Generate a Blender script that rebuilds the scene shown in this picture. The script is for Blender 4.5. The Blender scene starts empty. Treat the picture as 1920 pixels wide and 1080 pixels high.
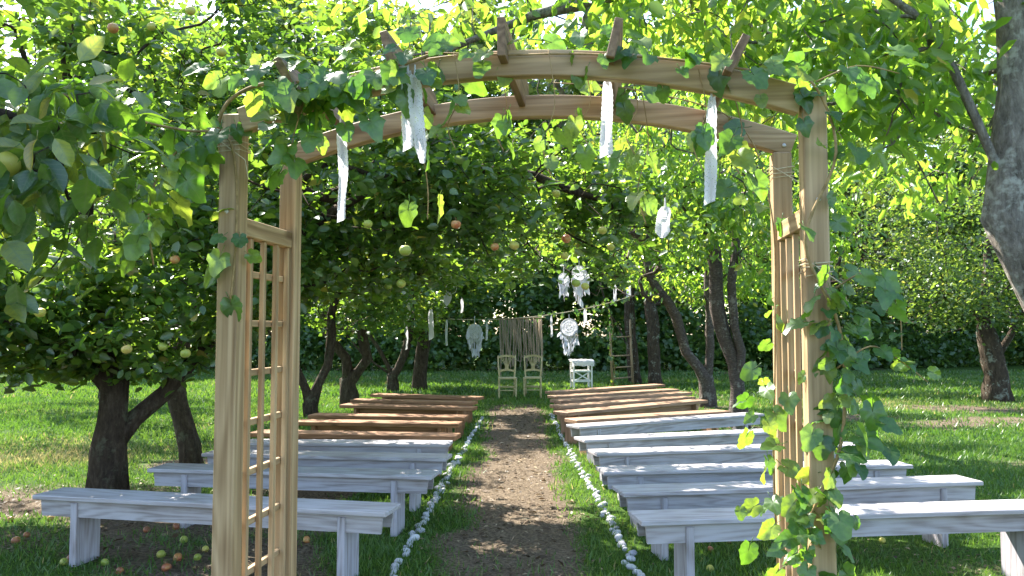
import bpy, bmesh, math, random
import numpy as np
from mathutils import Vector, Matrix, Quaternion
R = math.radians
SC = bpy.context.scene
COL = SC.collection

# ------------------------------------------------------------------ camera
CAM = Vector((0, 0, 1.5)); FPX = 1500.0; PITCH = math.atan(82 / FPX)
cd = bpy.data.cameras.new('camera'); cam = bpy.data.objects.new('camera', cd); COL.objects.link(cam)
cd.sensor_width = 36; cd.lens = 36 * FPX / 1920; cd.clip_start = 0.05; cd.clip_end = 600
cam.location = CAM; cam.rotation_euler = (math.pi / 2 + PITCH, 0, 0)
SC.camera = cam

# ------------------------------------------------------------------ sky, sun, exposure
SUN_EL, SUN_AZ = R(46), R(-38)            # azimuth from +Y, negative = to the left
w = bpy.data.worlds.new('World'); SC.world = w; w.use_nodes = True
nt = w.node_tree; bg = nt.nodes['Background']
sky = nt.nodes.new('ShaderNodeTexSky'); sky.sky_type = 'NISHITA'; sky.sun_disc = False
sky.sun_elevation = SUN_EL; sky.sun_rotation = SUN_AZ; sky.air_density = 1.0; sky.dust_density = 1.5
nt.links.new(sky.outputs[0], bg.inputs[0]); bg.inputs[1].default_value = 0.14
sd = bpy.data.lights.new('sun', 'SUN'); so = bpy.data.objects.new('sun', sd); COL.objects.link(so)
sd.energy = 5.0; sd.angle = R(0.55); sd.color = (1.0, 0.93, 0.80)
sdir = Vector((math.sin(SUN_AZ) * math.cos(SUN_EL), math.cos(SUN_AZ) * math.cos(SUN_EL), math.sin(SUN_EL)))
so.rotation_euler = sdir.to_track_quat('Z', 'Y').to_euler(); so.location = (0, 0, 30)
SC.view_settings.view_transform = 'Standard'; SC.view_settings.look = 'None'
SC.view_settings.exposure = 2.1; SC.view_settings.gamma = 1.0
SC.cycles.use_denoising = True
try: SC.cycles.denoiser = 'OPENIMAGEDENOISE'
except Exception: pass
SC.cycles.max_bounces = 7; SC.cycles.diffuse_bounces = 4; SC.cycles.glossy_bounces = 2
SC.cycles.transmission_bounces = 4; SC.cycles.transparent_max_bounces = 6
SC.cycles.sample_clamp_indirect = 6.0

random.seed(5); RNG = np.random.default_rng(11)

# ------------------------------------------------------------------ helpers
def ray(px, py):
    x = (px - 960) / FPX; y = (540 - py) / FPX
    c, s = math.cos(PITCH), math.sin(PITCH)
    return Vector((x, c - y * s, s + y * c))
def at_y(px, py, Y):
    d = ray(px, py); return CAM + d * (Y / d.y)
def at_z(px, py, z):
    d = ray(px, py); return CAM + d * ((z - CAM.z) / d.z)

def link(name, data, parent=None):
    o = bpy.data.objects.new(name, data); COL.objects.link(o)
    if parent is not None: o.parent = parent
    return o
def tag(o, label, cat, group=None, kind=None):
    if label: o['label'] = label
    if cat: o['category'] = cat
    if group: o['group'] = group
    if kind: o['kind'] = kind
    return o
def thing(name, label, cat, loc=(0, 0, 0), rz=0.0, group=None):
    o = link(name, None); o.location = loc; o.rotation_euler = (0, 0, rz); o.empty_display_size = 0.2
    return tag(o, label, cat, group)

class MB:
    def __init__(s): s.v = []; s.f = []
    def add(s, v, f):
        n = len(s.v); s.v += [tuple(p) for p in v]; s.f += [tuple(i + n for i in q) for q in f]; return s
    def box(s, c, d, m=None, b=0.0):
        """bevelled box, centre c, dimensions d, optional matrix"""
        hx, hy, hz = d[0] / 2, d[1] / 2, d[2] / 2
        if b <= 0:
            v = [Vector((sx * hx, sy * hy, sz * hz)) for sx in (-1, 1) for sy in (-1, 1) for sz in (-1, 1)]
            f = [(0, 1, 3, 2), (4, 6, 7, 5), (0, 4, 5, 1), (2, 3, 7, 6), (0, 2, 6, 4), (1, 5, 7, 3)]
        else:
            bm = bmesh.new(); bmesh.ops.create_cube(bm, size=1.0)
            for q in bm.verts: q.co = Vector((q.co.x * d[0], q.co.y * d[1], q.co.z * d[2]))
            bmesh.ops.bevel(bm, geom=bm.edges[:], offset=b, segments=1, affect='EDGES')
            bm.verts.index_update()
            v = [q.co.copy() for q in bm.verts]; f = [tuple(q.index for q in p.verts) for p in bm.faces]; bm.free()
        c = Vector(c)
        if m is not None: v = [m @ q + c for q in v]
        else: v = [q + c for q in v]
        return s.add(v, f)
    def tube(s, pts, rad, n=6, caps=True):
        pts = [Vector(p) for p in pts]
        if not hasattr(rad, '__len__'): rad = [rad] * len(pts)
        v = []; f = []; up = None
        for i, p in enumerate(pts):
            t = (pts[min(i + 1, len(pts) - 1)] - pts[max(i - 1, 0)])
            if t.length < 1e-9: t = Vector((0, 0, 1))
            t.normalize()
            if up is None:
                up = t.orthogonal().normalized()
            else:
                up = (up - t * up.dot(t))
                up = up.normalized() if up.length > 1e-6 else t.orthogonal().normalized()
            sd_ = t.cross(up)
            for k in range(n):
                a = 2 * math.pi * k / n
                v.append(p + (up * math.cos(a) + sd_ * math.sin(a)) * rad[i])
        for i in range(len(pts) - 1):
            for k in range(n):
                k2 = (k + 1) % n
                f.append((i * n + k, i * n + k2, (i + 1) * n + k2, (i + 1) * n + k))
        if caps:
            f.append(tuple(range(n - 1, -1, -1))); f.append(tuple((len(pts) - 1) * n + k for k in range(n)))
        return s.add(v, f)
    def mesh(s, name, mat, smooth=False):
        me = bpy.data.meshes.new(name); me.from_pydata(s.v, [], s.f); me.materials.append(mat)
        if smooth: me.polygons.foreach_set('use_smooth', [True] * len(me.polygons))
        me.update(); return me
    def obj(s, name, mat, parent=None, smooth=False):
        return link(name, s.mesh(name, mat, smooth), parent)

def np_mesh(name, V, F, mat, tint=None, smooth=False):
    """V (N,3), F (M,k) of equal size; tint (N,)"""
    me = bpy.data.meshes.new(name); M, k = F.shape
    me.vertices.add(len(V)); me.vertices.foreach_set('co', np.ascontiguousarray(V, dtype=np.float32).ravel())
    me.loops.add(M * k); me.loops.foreach_set('vertex_index', np.ascontiguousarray(F, dtype=np.int32).ravel())
    me.polygons.add(M); me.polygons.foreach_set('loop_start', np.arange(0, M * k, k, dtype=np.int32))
    me.polygons.foreach_set('loop_total', np.full(M, k, dtype=np.int32))
    if smooth: me.polygons.foreach_set('use_smooth', np.ones(M, dtype=bool))
    me.materials.append(mat); me.update(calc_edges=True)
    if tint is not None:
        a = me.attributes.new('tint', 'FLOAT', 'POINT'); a.data.foreach_set('value', np.ascontiguousarray(tint, dtype=np.float32))
    return me

_LAT = np.random.default_rng(3).random((64, 64))
def vnoise(x, y, sc=1.0, oct=3):
    x = np.asarray(x, float) * sc; y = np.asarray(y, float) * sc; o = 0; a = 1; t = 0
    for _ in range(oct):
        xi = np.floor(x).astype(int); yi = np.floor(y).astype(int); fx = x - xi; fy = y - yi
        fx = fx * fx * (3 - 2 * fx); fy = fy * fy * (3 - 2 * fy)
        g = lambda i, j: _LAT[i % 64, j % 64]
        o = o + a * ((g(xi, yi) * (1 - fx) + g(xi + 1, yi) * fx) * (1 - fy) + (g(xi, yi + 1) * (1 - fx) + g(xi + 1, yi + 1) * fx) * fy)
        t += a; a *= .5; x = x * 2.03 + 7.1; y = y * 2.03 + 3.7
    return o / t

# ------------------------------------------------------------------ materials
class NM:
    def __init__(s, name):
        s.m = bpy.data.materials.new(name); s.m.use_nodes = True; s.t = s.m.node_tree; s.t.nodes.clear()
        s.out = s.n('ShaderNodeOutputMaterial')
    def n(s, ty, **kw):
        q = s.t.nodes.new(ty)
        for k, v in kw.items():
            if k[0] == 'i' and k[1:].isdigit(): q.inputs[int(k[1:])].default_value = v
            elif k in q.inputs.keys(): q.inputs[k].default_value = v
            else: setattr(q, k, v)
        return q
    def l(s, a, b): s.t.links.new(a, b)
    def ramp(s, fac, stops):
        r = s.n('ShaderNodeValToRGB'); e = r.color_ramp.elements
        while len(e) < len(stops): e.new(0.5)
        for q, (p, c) in zip(e, stops):
            q.position = p; q.color = (*c, 1) if len(c) == 3 else c
        s.l(fac, r.inputs[0]); return r.outputs[0]
    def mix(s, fac, a, b, mode='MIX'):
        q = s.n('ShaderNodeMix', data_type='RGBA', blend_type=mode)
        for sock, val in ((q.inputs[0], fac), (q.inputs[6], a), (q.inputs[7], b)):
            if hasattr(val, 'links') or hasattr(val, 'is_linked'): s.l(val, sock)
            else: sock.default_value = val if not isinstance(val, tuple) else ((*val, 1) if len(val) == 3 else val)
        return q.outputs[2]
    def math(s, op, a, b=None, clamp=False):
        q = s.n('ShaderNodeMath', operation=op); q.use_clamp = clamp
        for i, val in enumerate((a, b)):
            if val is None: continue
            if hasattr(val, 'is_linked'): s.l(val, q.inputs[i])
            else: q.inputs[i].default_value = val
        return q.outputs[0]
    def noise(s, vec, scale, detail=4, rough=.55, dist=0.0):
        q = s.n('ShaderNodeTexNoise'); q.inputs['Scale'].default_value = scale; q.inputs['Detail'].default_value = detail
        q.inputs['Roughness'].default_value = rough; q.inputs['Distortion'].default_value = dist
        if vec is not None: s.l(vec, q.inputs['Vector'])
        return q.outputs[0]
    def coords(s, scale=(1, 1, 1), rnd=True):
        c = s.n('ShaderNodeTexCoord').outputs['Object']
        if rnd:
            oi = s.n('ShaderNodeObjectInfo').outputs['Random']
            v = s.n('ShaderNodeVectorMath', operation='SCALE'); s.l(oi, v.inputs['Scale']); v.inputs[0].default_value = (13.1, 27.7, 19.3)
            a = s.n('ShaderNodeVectorMath', operation='ADD'); s.l(c, a.inputs[0]); s.l(v.outputs[0], a.inputs[1]); c = a.outputs[0]
        m = s.n('ShaderNodeVectorMath', operation='MULTIPLY'); s.l(c, m.inputs[0]); m.inputs[1].default_value = scale
        return m.outputs[0]
    def bsdf(s, col, rough=.6, spec=.3, bump=None, bs=.3, bd=.01):
        p = s.n('ShaderNodeBsdfPrincipled')
        for sock, val in ((p.inputs['Base Color'], col), (p.inputs['Roughness'], rough)):
            if hasattr(val, 'is_linked'): s.l(val, sock)
            else: sock.default_value = (*val, 1) if isinstance(val, tuple) else val
        p.inputs['Specular IOR Level'].default_value = spec
        if bump is not None:
            b = s.n('ShaderNodeBump'); b.inputs['Strength'].default_value = bs; b.inputs['Distance'].default_value = bd
            s.l(bump, b.inputs['Height']); s.l(b.outputs[0], p.inputs['Normal'])
        return p.outputs[0]
    def done(s, sh): s.l(sh, s.out.inputs[0]); return s.m

def leaf_mat(name, stops, tstops, tw=.5, gl=.09, rough=.38, per_obj=False, vein=False):
    m = NM(name)
    if per_obj: fac = m.n('ShaderNodeObjectInfo').outputs['Random']
    else:
        a = m.n('ShaderNodeAttribute'); a.attribute_name = 'tint'; fac = a.outputs['Fac']
    c = m.ramp(fac, stops); t = m.ramp(fac, tstops); bump = None
    if vein:
        co = m.coords((1, 1, 1)); nz = m.noise(co, 5, 5)
        vc = m.n('ShaderNodeTexCoord').outputs['Object']; sp = m.n('ShaderNodeSeparateXYZ'); m.l(vc, sp.inputs[0])
        if per_obj == 'palm':
            yy = m.math('SUBTRACT', sp.outputs[1], .34); an = m.math('ARCTAN2', sp.outputs[0], yy)
            fr_ = m.math('ABSOLUTE', m.math('SUBTRACT', m.math('FRACT', m.math('ADD', m.math('DIVIDE', an, .62), .5)), .5))
            rr = m.math('SQRT', m.math('ADD', m.math('POWER', sp.outputs[0], 2.0), m.math('POWER', yy, 2.0))); dist_ = m.math('MULTIPLY', fr_, rr)
        else:
            ax_ = m.math('ABSOLUTE', sp.outputs[0]); fr_ = m.math('ABSOLUTE', m.math('SUBTRACT', m.math('FRACT', m.math('MULTIPLY', m.math('SUBTRACT', sp.outputs[1], m.math('MULTIPLY', ax_, .7)), 7.0)), .5))
            dist_ = m.math('MINIMUM', m.math('MULTIPLY', ax_, .8), m.math('MULTIPLY', fr_, .16))
        vk = m.ramp(dist_, [(.008, (1, 1, 1)), (.022, (0, 0, 0))])
        c = m.mix(m.math('MULTIPLY', vk, .55), c, (.20, .28, .10)); t = m.mix(m.math('MULTIPLY', vk, .5), t, (.10, .18, .02))
        t = m.mix(.6, t, m.ramp(nz, [(.3, (.6, .65, .5)), (.7, (1.2, 1.15, 1.1))]), 'MULTIPLY')
        c = m.mix(.5, c, m.ramp(nz, [(.3, (.55, .55, .5)), (.7, (1.3, 1.25, 1.1))]), 'MULTIPLY')
    d = m.n('ShaderNodeBsdfDiffuse'); m.l(c, d.inputs[0])
    tr = m.n('ShaderNodeBsdfTranslucent'); m.l(t, tr.inputs[0])
    g = m.n('ShaderNodeBsdfGlossy'); g.inputs['Roughness'].default_value = rough; g.inputs[0].default_value = (.9, .95, 1, 1)
    x = m.n('ShaderNodeMixShader'); x.inputs[0].default_value = tw; m.l(d.outputs[0], x.inputs[1]); m.l(tr.outputs[0], x.inputs[2])
    y = m.n('ShaderNodeMixShader'); y.inputs[0].default_value = gl; m.l(x.outputs[0], y.inputs[1]); m.l(g.outputs[0], y.inputs[2])
    return m.done(y.outputs[0])

M = {}
M['apple_leaf'] = leaf_mat('apple_leaf', [(0, (.028, .075, .016)), (.6, (.05, .12, .022)), (.93, (.10, .17, .03)), (1, (.28, .20, .04))],
                           [(0, (.14, .30, .025)), (.6, (.27, .45, .035)), (1, (.48, .50, .06))], .48, .07)
M['cherry_leaf'] = leaf_mat('cherry_leaf', [(0, (.04, .10, .015)), (.6, (.075, .16, .02)), (.95, (.16, .22, .03)), (1, (.35, .26, .05))],
                            [(0, (.22, .46, .03)), (.6, (.38, .60, .05)), (1, (.64, .66, .09))], .58, .05)
M['wood_leaf'] = leaf_mat('wood_leaf', [(0, (.03, .07, .016)), (.6, (.055, .115, .025)), (1, (.13, .17, .035))],
                          [(0, (.14, .28, .03)), (.6, (.28, .42, .05)), (1, (.52, .52, .09))], .48, .05, .45)
M['hedge_leaf'] = leaf_mat('hedge_leaf', [(0, (.04, .095, .022)), (.6, (.075, .155, .035)), (1, (.13, .21, .05))],
                           [(0, (.14, .28, .03)), (1, (.34, .50, .07))], .46, .05, .45)
M['vine_leaf'] = leaf_mat('vine_leaf', [(0, (.025, .08, .02)), (.5, (.045, .13, .025)), (.85, (.09, .18, .03)), (1, (.16, .22, .05))],
                          [(0, (.13, .34, .02)), (.6, (.27, .50, .04)), (1, (.46, .60, .06))], .48, .05, .4, per_obj='palm', vein=True)
M['big_apple_leaf'] = leaf_mat('big_apple_leaf', [(0, (.02, .065, .015)), (.6, (.04, .11, .022)), (.92, (.09, .16, .03)), (1, (.25, .17, .05))],
                               [(0, (.14, .32, .02)), (.6, (.28, .48, .03)), (1, (.50, .52, .06))], .48, .055, .36, per_obj=True, vein=True)
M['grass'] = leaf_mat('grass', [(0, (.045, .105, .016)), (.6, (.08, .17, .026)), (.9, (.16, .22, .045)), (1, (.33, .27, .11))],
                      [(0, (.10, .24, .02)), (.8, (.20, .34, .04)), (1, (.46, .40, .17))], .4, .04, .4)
M['litter'] = leaf_mat('litter', [(0, (.06, .04, .025)), (.5, (.13, .09, .06)), (.85, (.24, .18, .12)), (1, (.40, .33, .22))],
                       [(0, (.10, .05, .02)), (1, (.30, .22, .1))], .15, .03, .5)

def wood_mat(name, axis, stops, grain=(.8, 26), wash=None, rough=.65, bump=.25, washscale=1.0, washlo=.42, washhi=.58):
    m = NM(name); s = [grain[1]] * 3; s[axis] = grain[0]
    co = m.coords(tuple(s)); n1 = m.noise(co, 1.0, 5, .6, .6); n2 = m.noise(m.coords((2.3, 2.3, 2.3)), 1.0, 3)
    s2 = [90.0] * 3; s2[axis] = 2.5; n3 = m.noise(m.coords(tuple(s2)), 1.0, 3)
    sr = [7.0] * 3; sr[axis] = .55; nr = m.noise(m.coords(tuple(sr)), 1.0, 2, .4, .4)
    ring = m.math('MULTIPLY_ADD', m.math('SINE', m.math('MULTIPLY', nr, 70.0)), .5); ring.node.inputs[2].default_value = .5
    c = m.ramp(m.math('ADD', m.math('MULTIPLY', n1, .78), m.math('MULTIPLY', ring, .20)), stops)
    c = m.mix(.55, c, m.ramp(n2, [(.3, (.72, .70, .68)), (.7, (1.15, 1.12, 1.1))]), 'MULTIPLY')
    c = m.mix(.5, c, m.ramp(n3, [(.3, (.6, .58, .55)), (.65, (1.2, 1.2, 1.2))]), 'MULTIPLY')
    # scattered knots
    ks = [5.0] * 3; ks[axis] = 2.2
    vo = m.n('ShaderNodeTexVoronoi'); m.l(m.coords(tuple(ks)), vo.inputs['Vector']); vo.inputs['Scale'].default_value = 1.0
    kn = m.ramp(vo.outputs['Distance'], [(.05, (1, 1, 1)), (.13, (0, 0, 0))])
    c = m.mix(m.math('MULTIPLY', kn, .75), c, (.09, .045, .02))
    if wash:
        s4 = [75.0 * washscale] * 3; s4[axis] = 4.0; n4 = m.noise(m.coords(tuple(s4)), 1.0, 5, .65)
        n5 = m.noise(m.coords((3, 3, 3)), 1.0, 3)
        k = m.ramp(m.math('ADD', m.math('ADD', m.math('MULTIPLY', n4, .5), m.math('MULTIPLY', n5, .38)), m.math('MULTIPLY', ring, .12)), [(washlo, (0, 0, 0)), (washhi, (1, 1, 1))])
        c = m.mix(k, c, wash)
    return m.done(m.bsdf(c, rough, .25, n3, bump, .004))

PINE = [(.25, (.25, .16, .085)), (.45, (.385, .27, .155)), (.6, (.47, .34, .205)), (.8, (.55, .41, .265))]
for a, k in enumerate('xyz'): M['pine_' + k] = wood_mat('pine_' + k, a, PINE)
M['rafter'] = wood_mat('rafter', 1, [(.3, (.12, .075, .045)), (.6, (.25, .165, .10)), (.8, (.36, .25, .15))])
GREY = [(.3, (.19, .165, .16)), (.5, (.29, .26, .26)), (.75, (.40, .37, .37))]
M['wash_x'] = wood_mat('wash_x', 0, GREY, wash=(.45, .435, .48), washlo=.30, washhi=.60)
M['wash_z'] = wood_mat('wash_z', 2, GREY, wash=(.45, .435, .50), washlo=.30, washhi=.60)
BRN = [(.25, (.15, .07, .036)), (.5, (.28, .145, .075)), (.75, (.38, .215, .12))]
M['brown_x'] = wood_mat('brown_x', 0, BRN); M['brown_z'] = wood_mat('brown_z', 2, BRN)
OLD = [(.25, (.22, .14, .075)), (.6, (.42, .31, .2)), (.8, (.52, .42, .3))]
M['old_z'] = wood_mat('old_z', 2, OLD)
M['tan_x'] = wood_mat('tan_x', 0, [(.25, (.20, .115, .075)), (.5, (.33, .205, .135)), (.75, (.42, .28, .20))])
M['tan_z'] = wood_mat('tan_z', 2, [(.25, (.20, .115, .075)), (.5, (.33, .205, .135)), (.75, (.42, .28, .20))])

def bark_mat(name, cols, bands=False, lichen=(.32, .35, .30)):
    m = NM(name); co = m.coords((1, 1, 1)); cs = m.coords((1, 1, .35) if not bands else (1, 1, 3.5))
    n1 = m.noise(cs, 20, 7, .72); n2 = m.noise(co, 5, 5); n3 = m.noise(co, 26, 4)
    c = m.ramp(n1, [(.3, cols[0]), (.55, cols[1]), (.75, cols[2])])
    k = m.ramp(m.math('ADD', m.math('MULTIPLY', n2, .6), m.math('MULTIPLY', n3, .4)), [(.54, (0, 0, 0)), (.62, (1, 1, 1))])
    c = m.mix(m.math('MULTIPLY', k, .65), c, lichen)
    return m.done(m.bsdf(c, .9, .15, n1, 1.0, .06))
M['apple_bark'] = bark_mat('apple_bark', [(.028, .02, .015), (.075, .056, .042), (.15, .12, .095)], lichen=(.14, .145, .10))
M['cherry_bark'] = bark_mat('cherry_bark', [(.05, .04, .036), (.13, .105, .095), (.26, .22, .20)], True, (.36, .35, .32))
M['lichen_bark'] = bark_mat('lichen_bark', [(.06, .052, .046), (.28, .25, .23), (.5, .47, .44)], False, (.6, .6, .56))
M['wood_bark'] = bark_mat('wood_bark', [(.03, .022, .018), (.08, .06, .045), (.16, .12, .09)])

def plain(name, c1, c2, sc=8, rough=.7, spec=.25, bump=.2, bd=.01, rnd_stops=None):
    m = NM(name); co = m.coords((1, 1, 1)); n = m.noise(co, sc, 5)
    c = m.mix(m.ramp(n, [(.35, (0, 0, 0)), (.65, (1, 1, 1))]), c1, c2)
    if rnd_stops: c = m.mix(1.0, c, m.ramp(m.n('ShaderNodeObjectInfo').outputs['Random'], rnd_stops), 'MULTIPLY')
    return m.done(m.bsdf(c, rough, spec, n, bump, bd))
M['stone'] = plain('stone', (.44, .45, .49), (.72, .72, .76), 22, .85, .2, .5, .008, [(0, (.72, .72, .75)), (1, (1.1, 1.1, 1.1))])
M['cream'] = plain('cream_paint', (.42, .35, .19), (.55, .47, .29), 12, .55)
M['white_paint'] = plain('white_paint', (.62, .62, .60), (.76, .76, .75), 10, .5)
M['rope'] = plain('rope', (.42, .36, .24), (.58, .50, .36), 60, .9)
M['steel'] = plain('steel', (.45, .45, .46), (.6, .6, .6), 30, .35, .6)
M['stem'] = plain('stem', (.20, .14, .06), (.36, .25, .12), 40, .8)
M['twine'] = plain('twine', (.48, .40, .26), (.60, .52, .36), 80, .9)

def cloth_mat(name, col, tcol, lace=0.0, lsc=90):
    m = NM(name); d = m.n('ShaderNodeBsdfDiffuse'); d.inputs[0].default_value = (*col, 1)
    t = m.n('ShaderNodeBsdfTranslucent'); t.inputs[0].default_value = (*tcol, 1)
    x = m.n('ShaderNodeMixShader'); x.inputs[0].default_value = .4; m.l(d.outputs[0], x.inputs[1]); m.l(t.outputs[0], x.inputs[2])
    sh = x.outputs[0]
    if lace:
        co = m.coords((1, 1, 1)); v = m.n('ShaderNodeTexVoronoi'); m.l(co, v.inputs['Vector']); v.inputs['Scale'].default_value = lsc
        k = m.ramp(v.outputs['Distance'], [(lace - .06, (1, 1, 1)), (lace + .04, (0, 0, 0))])
        tp = m.n('ShaderNodeBsdfTransparent'); y = m.n('ShaderNodeMixShader'); m.l(k, y.inputs[0]); m.l(sh, y.inputs[1]); m.l(tp.outputs[0], y.inputs[2])
        sh = y.outputs[0]
    return m.done(sh)
M['lace'] = cloth_mat('lace', (.80, .80, .83), (.72, .74, .82), .20, 170)
M['cloth'] = cloth_mat('cloth', (.78, .78, .80), (.6, .6, .66))
M['doily'] = cloth_mat('doily', (.78, .78, .84), (.6, .62, .72), .26, 38)
M['feather'] = cloth_mat('feather', (.76, .77, .84), (.62, .64, .76))
M['macrame'] = cloth_mat('macrame', (.45, .38, .32), (.36, .29, .23))
def apple_mat(name, a, b, c):
    m = NM(name); n = m.noise(m.coords((1, 1, 1)), 14, 3); n2 = m.noise(m.coords((1, 1, 1)), 160, 2)
    col = m.ramp(n, [(.38, a), (.55, b), (.7, c)])
    col = m.mix(m.ramp(n2, [(.62, (0, 0, 0)), (.68, (.5, .5, .5))]), col, (.5, .42, .2))
    return m.done(m.bsdf(col, .35, .45))
M['apple_yellow'] = apple_mat('apple_yellow', (.42, .40, .07), (.48, .44, .10), (.50, .36, .10))
M['apple_green'] = apple_mat('apple_green', (.24, .32, .05), (.34, .38, .07), (.42, .40, .09))
M['apple_red'] = apple_mat('apple_red', (.45, .30, .09), (.48, .18, .07), (.42, .08, .05))
M['apple_rot'] = apple_mat('apple_rot', (.20, .08, .04), (.34, .11, .05), (.42, .20, .06))

# ------------------------------------------------------------------ ground
def path_x(y): return .02 + .004 * y
def bare(x, y):
    """1 = bare earth / dry litter, 0 = lawn"""
    x = np.asarray(x, float); y = np.asarray(y, float)
    n = vnoise(x + 20, y + 9, 1.1, 4); n2 = vnoise(x + 5, y + 31, .45, 3)
    ax = np.abs(x - path_x(y)) + (n - .5) * .55
    p = np.clip((.66 - ax) / .36, 0, 1) * np.clip((17.0 - y + (n - .5) * 2) / 1.2, 0, 1)
    p = p * np.clip(1.35 - 1.15 * n2 + (y > 8) * .2, .25, 1)
    lf = np.clip((-.95 - x + (n - .5) * .8) / .5, 0, 1) * np.clip((x + 6.0) / 1.0, 0, 1) * np.clip((8.6 - y + np.clip(x + 3, 0, 3)) / 1.5, 0, 1) * np.clip((n2 * .5 + n * .5 - .33) * 5, 0, .85)
    rt = np.clip(((n2 - .60) * 5), 0, 1) * .7 * (x > 1)
    rt2 = np.exp(-((x - 9) ** 2 / 6 + (y - 15.6) ** 2 / 1.6)) * .8 * n * 1.6
    tr = 0
    for tx, ty in ((-3.35, 6.65), (-3.64, 9.1), (3.58, 12.7), (3.9, 16), (10.5, 17.3), (2.95, 4.1)):
        tr = np.maximum(tr, np.clip(1.3 - np.hypot(x - tx, y - ty) / .5 + (n - .5), 0, 1) * .8)
    return np.clip(np.maximum.reduce([p, lf, rt, rt2, tr + 0 * x]), 0, 1)
def gz(x, y): return (vnoise(x, y, .9, 3) - .5) * .035 - .002

def axis_lines(lo, hi, f0, f1, fine, coarse):
    a = [f0]; 
    s = fine
    while a[-1] > lo: s *= 1.25; a.append(a[-1] - min(s, coarse))
    b = list(np.arange(f0 + fine, f1, fine)); c = [f1]; s = fine
    while c[-1] < hi: s *= 1.25; c.append(c[-1] + min(s, coarse))
    return np.array(a[::-1] + b + c)
gxs = axis_lines(-160, 160, -7, 9, .11, 12); gys = axis_lines(-60, 260, 2.6, 19, .12, 12)
GX, GY = np.meshgrid(gxs, gys, indexing='ij'); GZ = gz(GX, GY)
V = np.stack([GX, GY, GZ], -1).reshape(-1, 3)
idx = np.arange(len(gxs) * len(gys)).reshape(len(gxs), len(gys))
F = np.stack([idx[:-1, :-1], idx[1:, :-1], idx[1:, 1:], idx[:-1, 1:]], -1).reshape(-1, 4)
m = NM('ground'); a = m.n('ShaderNodeAttribute'); a.attribute_name = 'tint'
co = m.coords((1, 1, 1), False); n1 = m.noise(co, 3.5, 6, .65); n2 = m.noise(co, 38, 4, .7); n3 = m.noise(co, 130, 2)
dirt = m.ramp(n2, [(.3, (.062, .048, .037)), (.5, (.14, .11, .083)), (.7, (.25, .205, .155))])
dirt = m.mix(.6, dirt, m.ramp(n1, [(.3, (.68, .66, .63)), (.7, (1.25, 1.2, 1.12))]), 'MULTIPLY')
turf = m.ramp(n2, [(.3, (.022, .05, .01)), (.55, (.05, .105, .018)), (.75, (.10, .14, .035))])
turf = m.mix(.5, turf, m.ramp(n1, [(.3, (.75, .8, .7)), (.7, (1.2, 1.1, 1.0))]), 'MULTIPLY')
k = m.math('ADD', a.outputs['Fac'], m.math('MULTIPLY', m.math('SUBTRACT', n2, .5), .9))
k = m.ramp(k, [(.32, (0, 0, 0)), (.6, (1, 1, 1))])
M['ground'] = m.done(m.bsdf(m.mix(k, turf, dirt), .95, .1, m.math('ADD', n2, m.math('MULTIPLY', n3, .5)), .8, .03))
g = link('ground', np_mesh('ground', V, F, M['ground'], bare(GX, GY).ravel(), True)); tag(g, 'shady orchard lawn with a bare earth aisle', None, kind='structure')

# ------------------------------------------------------------------ leaf scattering
T_FULL = (np.array([(0, 0, 0), (.27, .26, .07), (.27, .64, .06), (0, 1, -.10), (-.27, .64, .06), (-.27, .26, .07)], float), np.array([(0, 1, 2, 3), (0, 3, 4, 5)]))
T_LONG = (np.array([(0, 0, 0), (.20, .28, .05), (.17, .66, .02), (0, 1, -.16), (-.17, .66, .02), (-.20, .28, .05)], float), np.array([(0, 1, 2, 3), (0, 3, 4, 5)]))
T_DIAM = (np.array([(0, 0, 0), (.30, .45, .08), (0, 1, -.06), (-.30, .45, .08)], float), np.array([(0, 1, 2, 3)]))
T_CLUSTER = (np.array([(0, 0, 0), (.30, .40, .1), (0, .9, -.06), (-.30, .45, .08), (.2, 0, .0), (.62, .18, .16), (.9, .62, .0), (.40, .42, .05)], float), np.array([(0, 1, 2, 3), (4, 5, 6, 7)]))
def unit(v): return v / np.maximum(np.linalg.norm(v, axis=-1, keepdims=True), 1e-9)
def leaves(P, D, Nn, L, W, T):
    """positions, directions, approximate normals, lengths, width factor"""
    tv, tf = T; D = unit(D); S = unit(np.cross(D, Nn)); Nn = np.cross(S, D)
    V = P[:, None] + L[:, None, None] * (tv[None, :, 0, None] * W * S[:, None] + tv[None, :, 1, None] * D[:, None] + tv[None, :, 2, None] * Nn[:, None])
    n = len(P); k = len(tv)
    F = (tf[None] + (np.arange(n) * k)[:, None, None]).reshape(-1, tf.shape[1])
    return V.reshape(-1, 3), F
def leaf_mesh(name, P, size, droop, T, mat, W=1.0, updir=.9, rng=RNG, axis=None, tint=None):
    n = len(P); D = rng.normal(size=(n, 3)); D[:, 2] *= .45; D = unit(D)
    if axis is not None: D = unit(D + axis)
    D[:, 2] -= droop; N = rng.normal(size=(n, 3)) * .6; N[:, 2] += updir
    L = size * rng.uniform(.65, 1.2, n)
    V, F = leaves(P, D, N, L, W, T)
    if tint is None: tint = np.clip(rng.beta(2, 2.2, n) * .95 + (rng.random(n) < .012) * .5, 0, 1)
    return np_mesh(name, V, F, mat, np.repeat(tint, len(T[0])))

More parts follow.
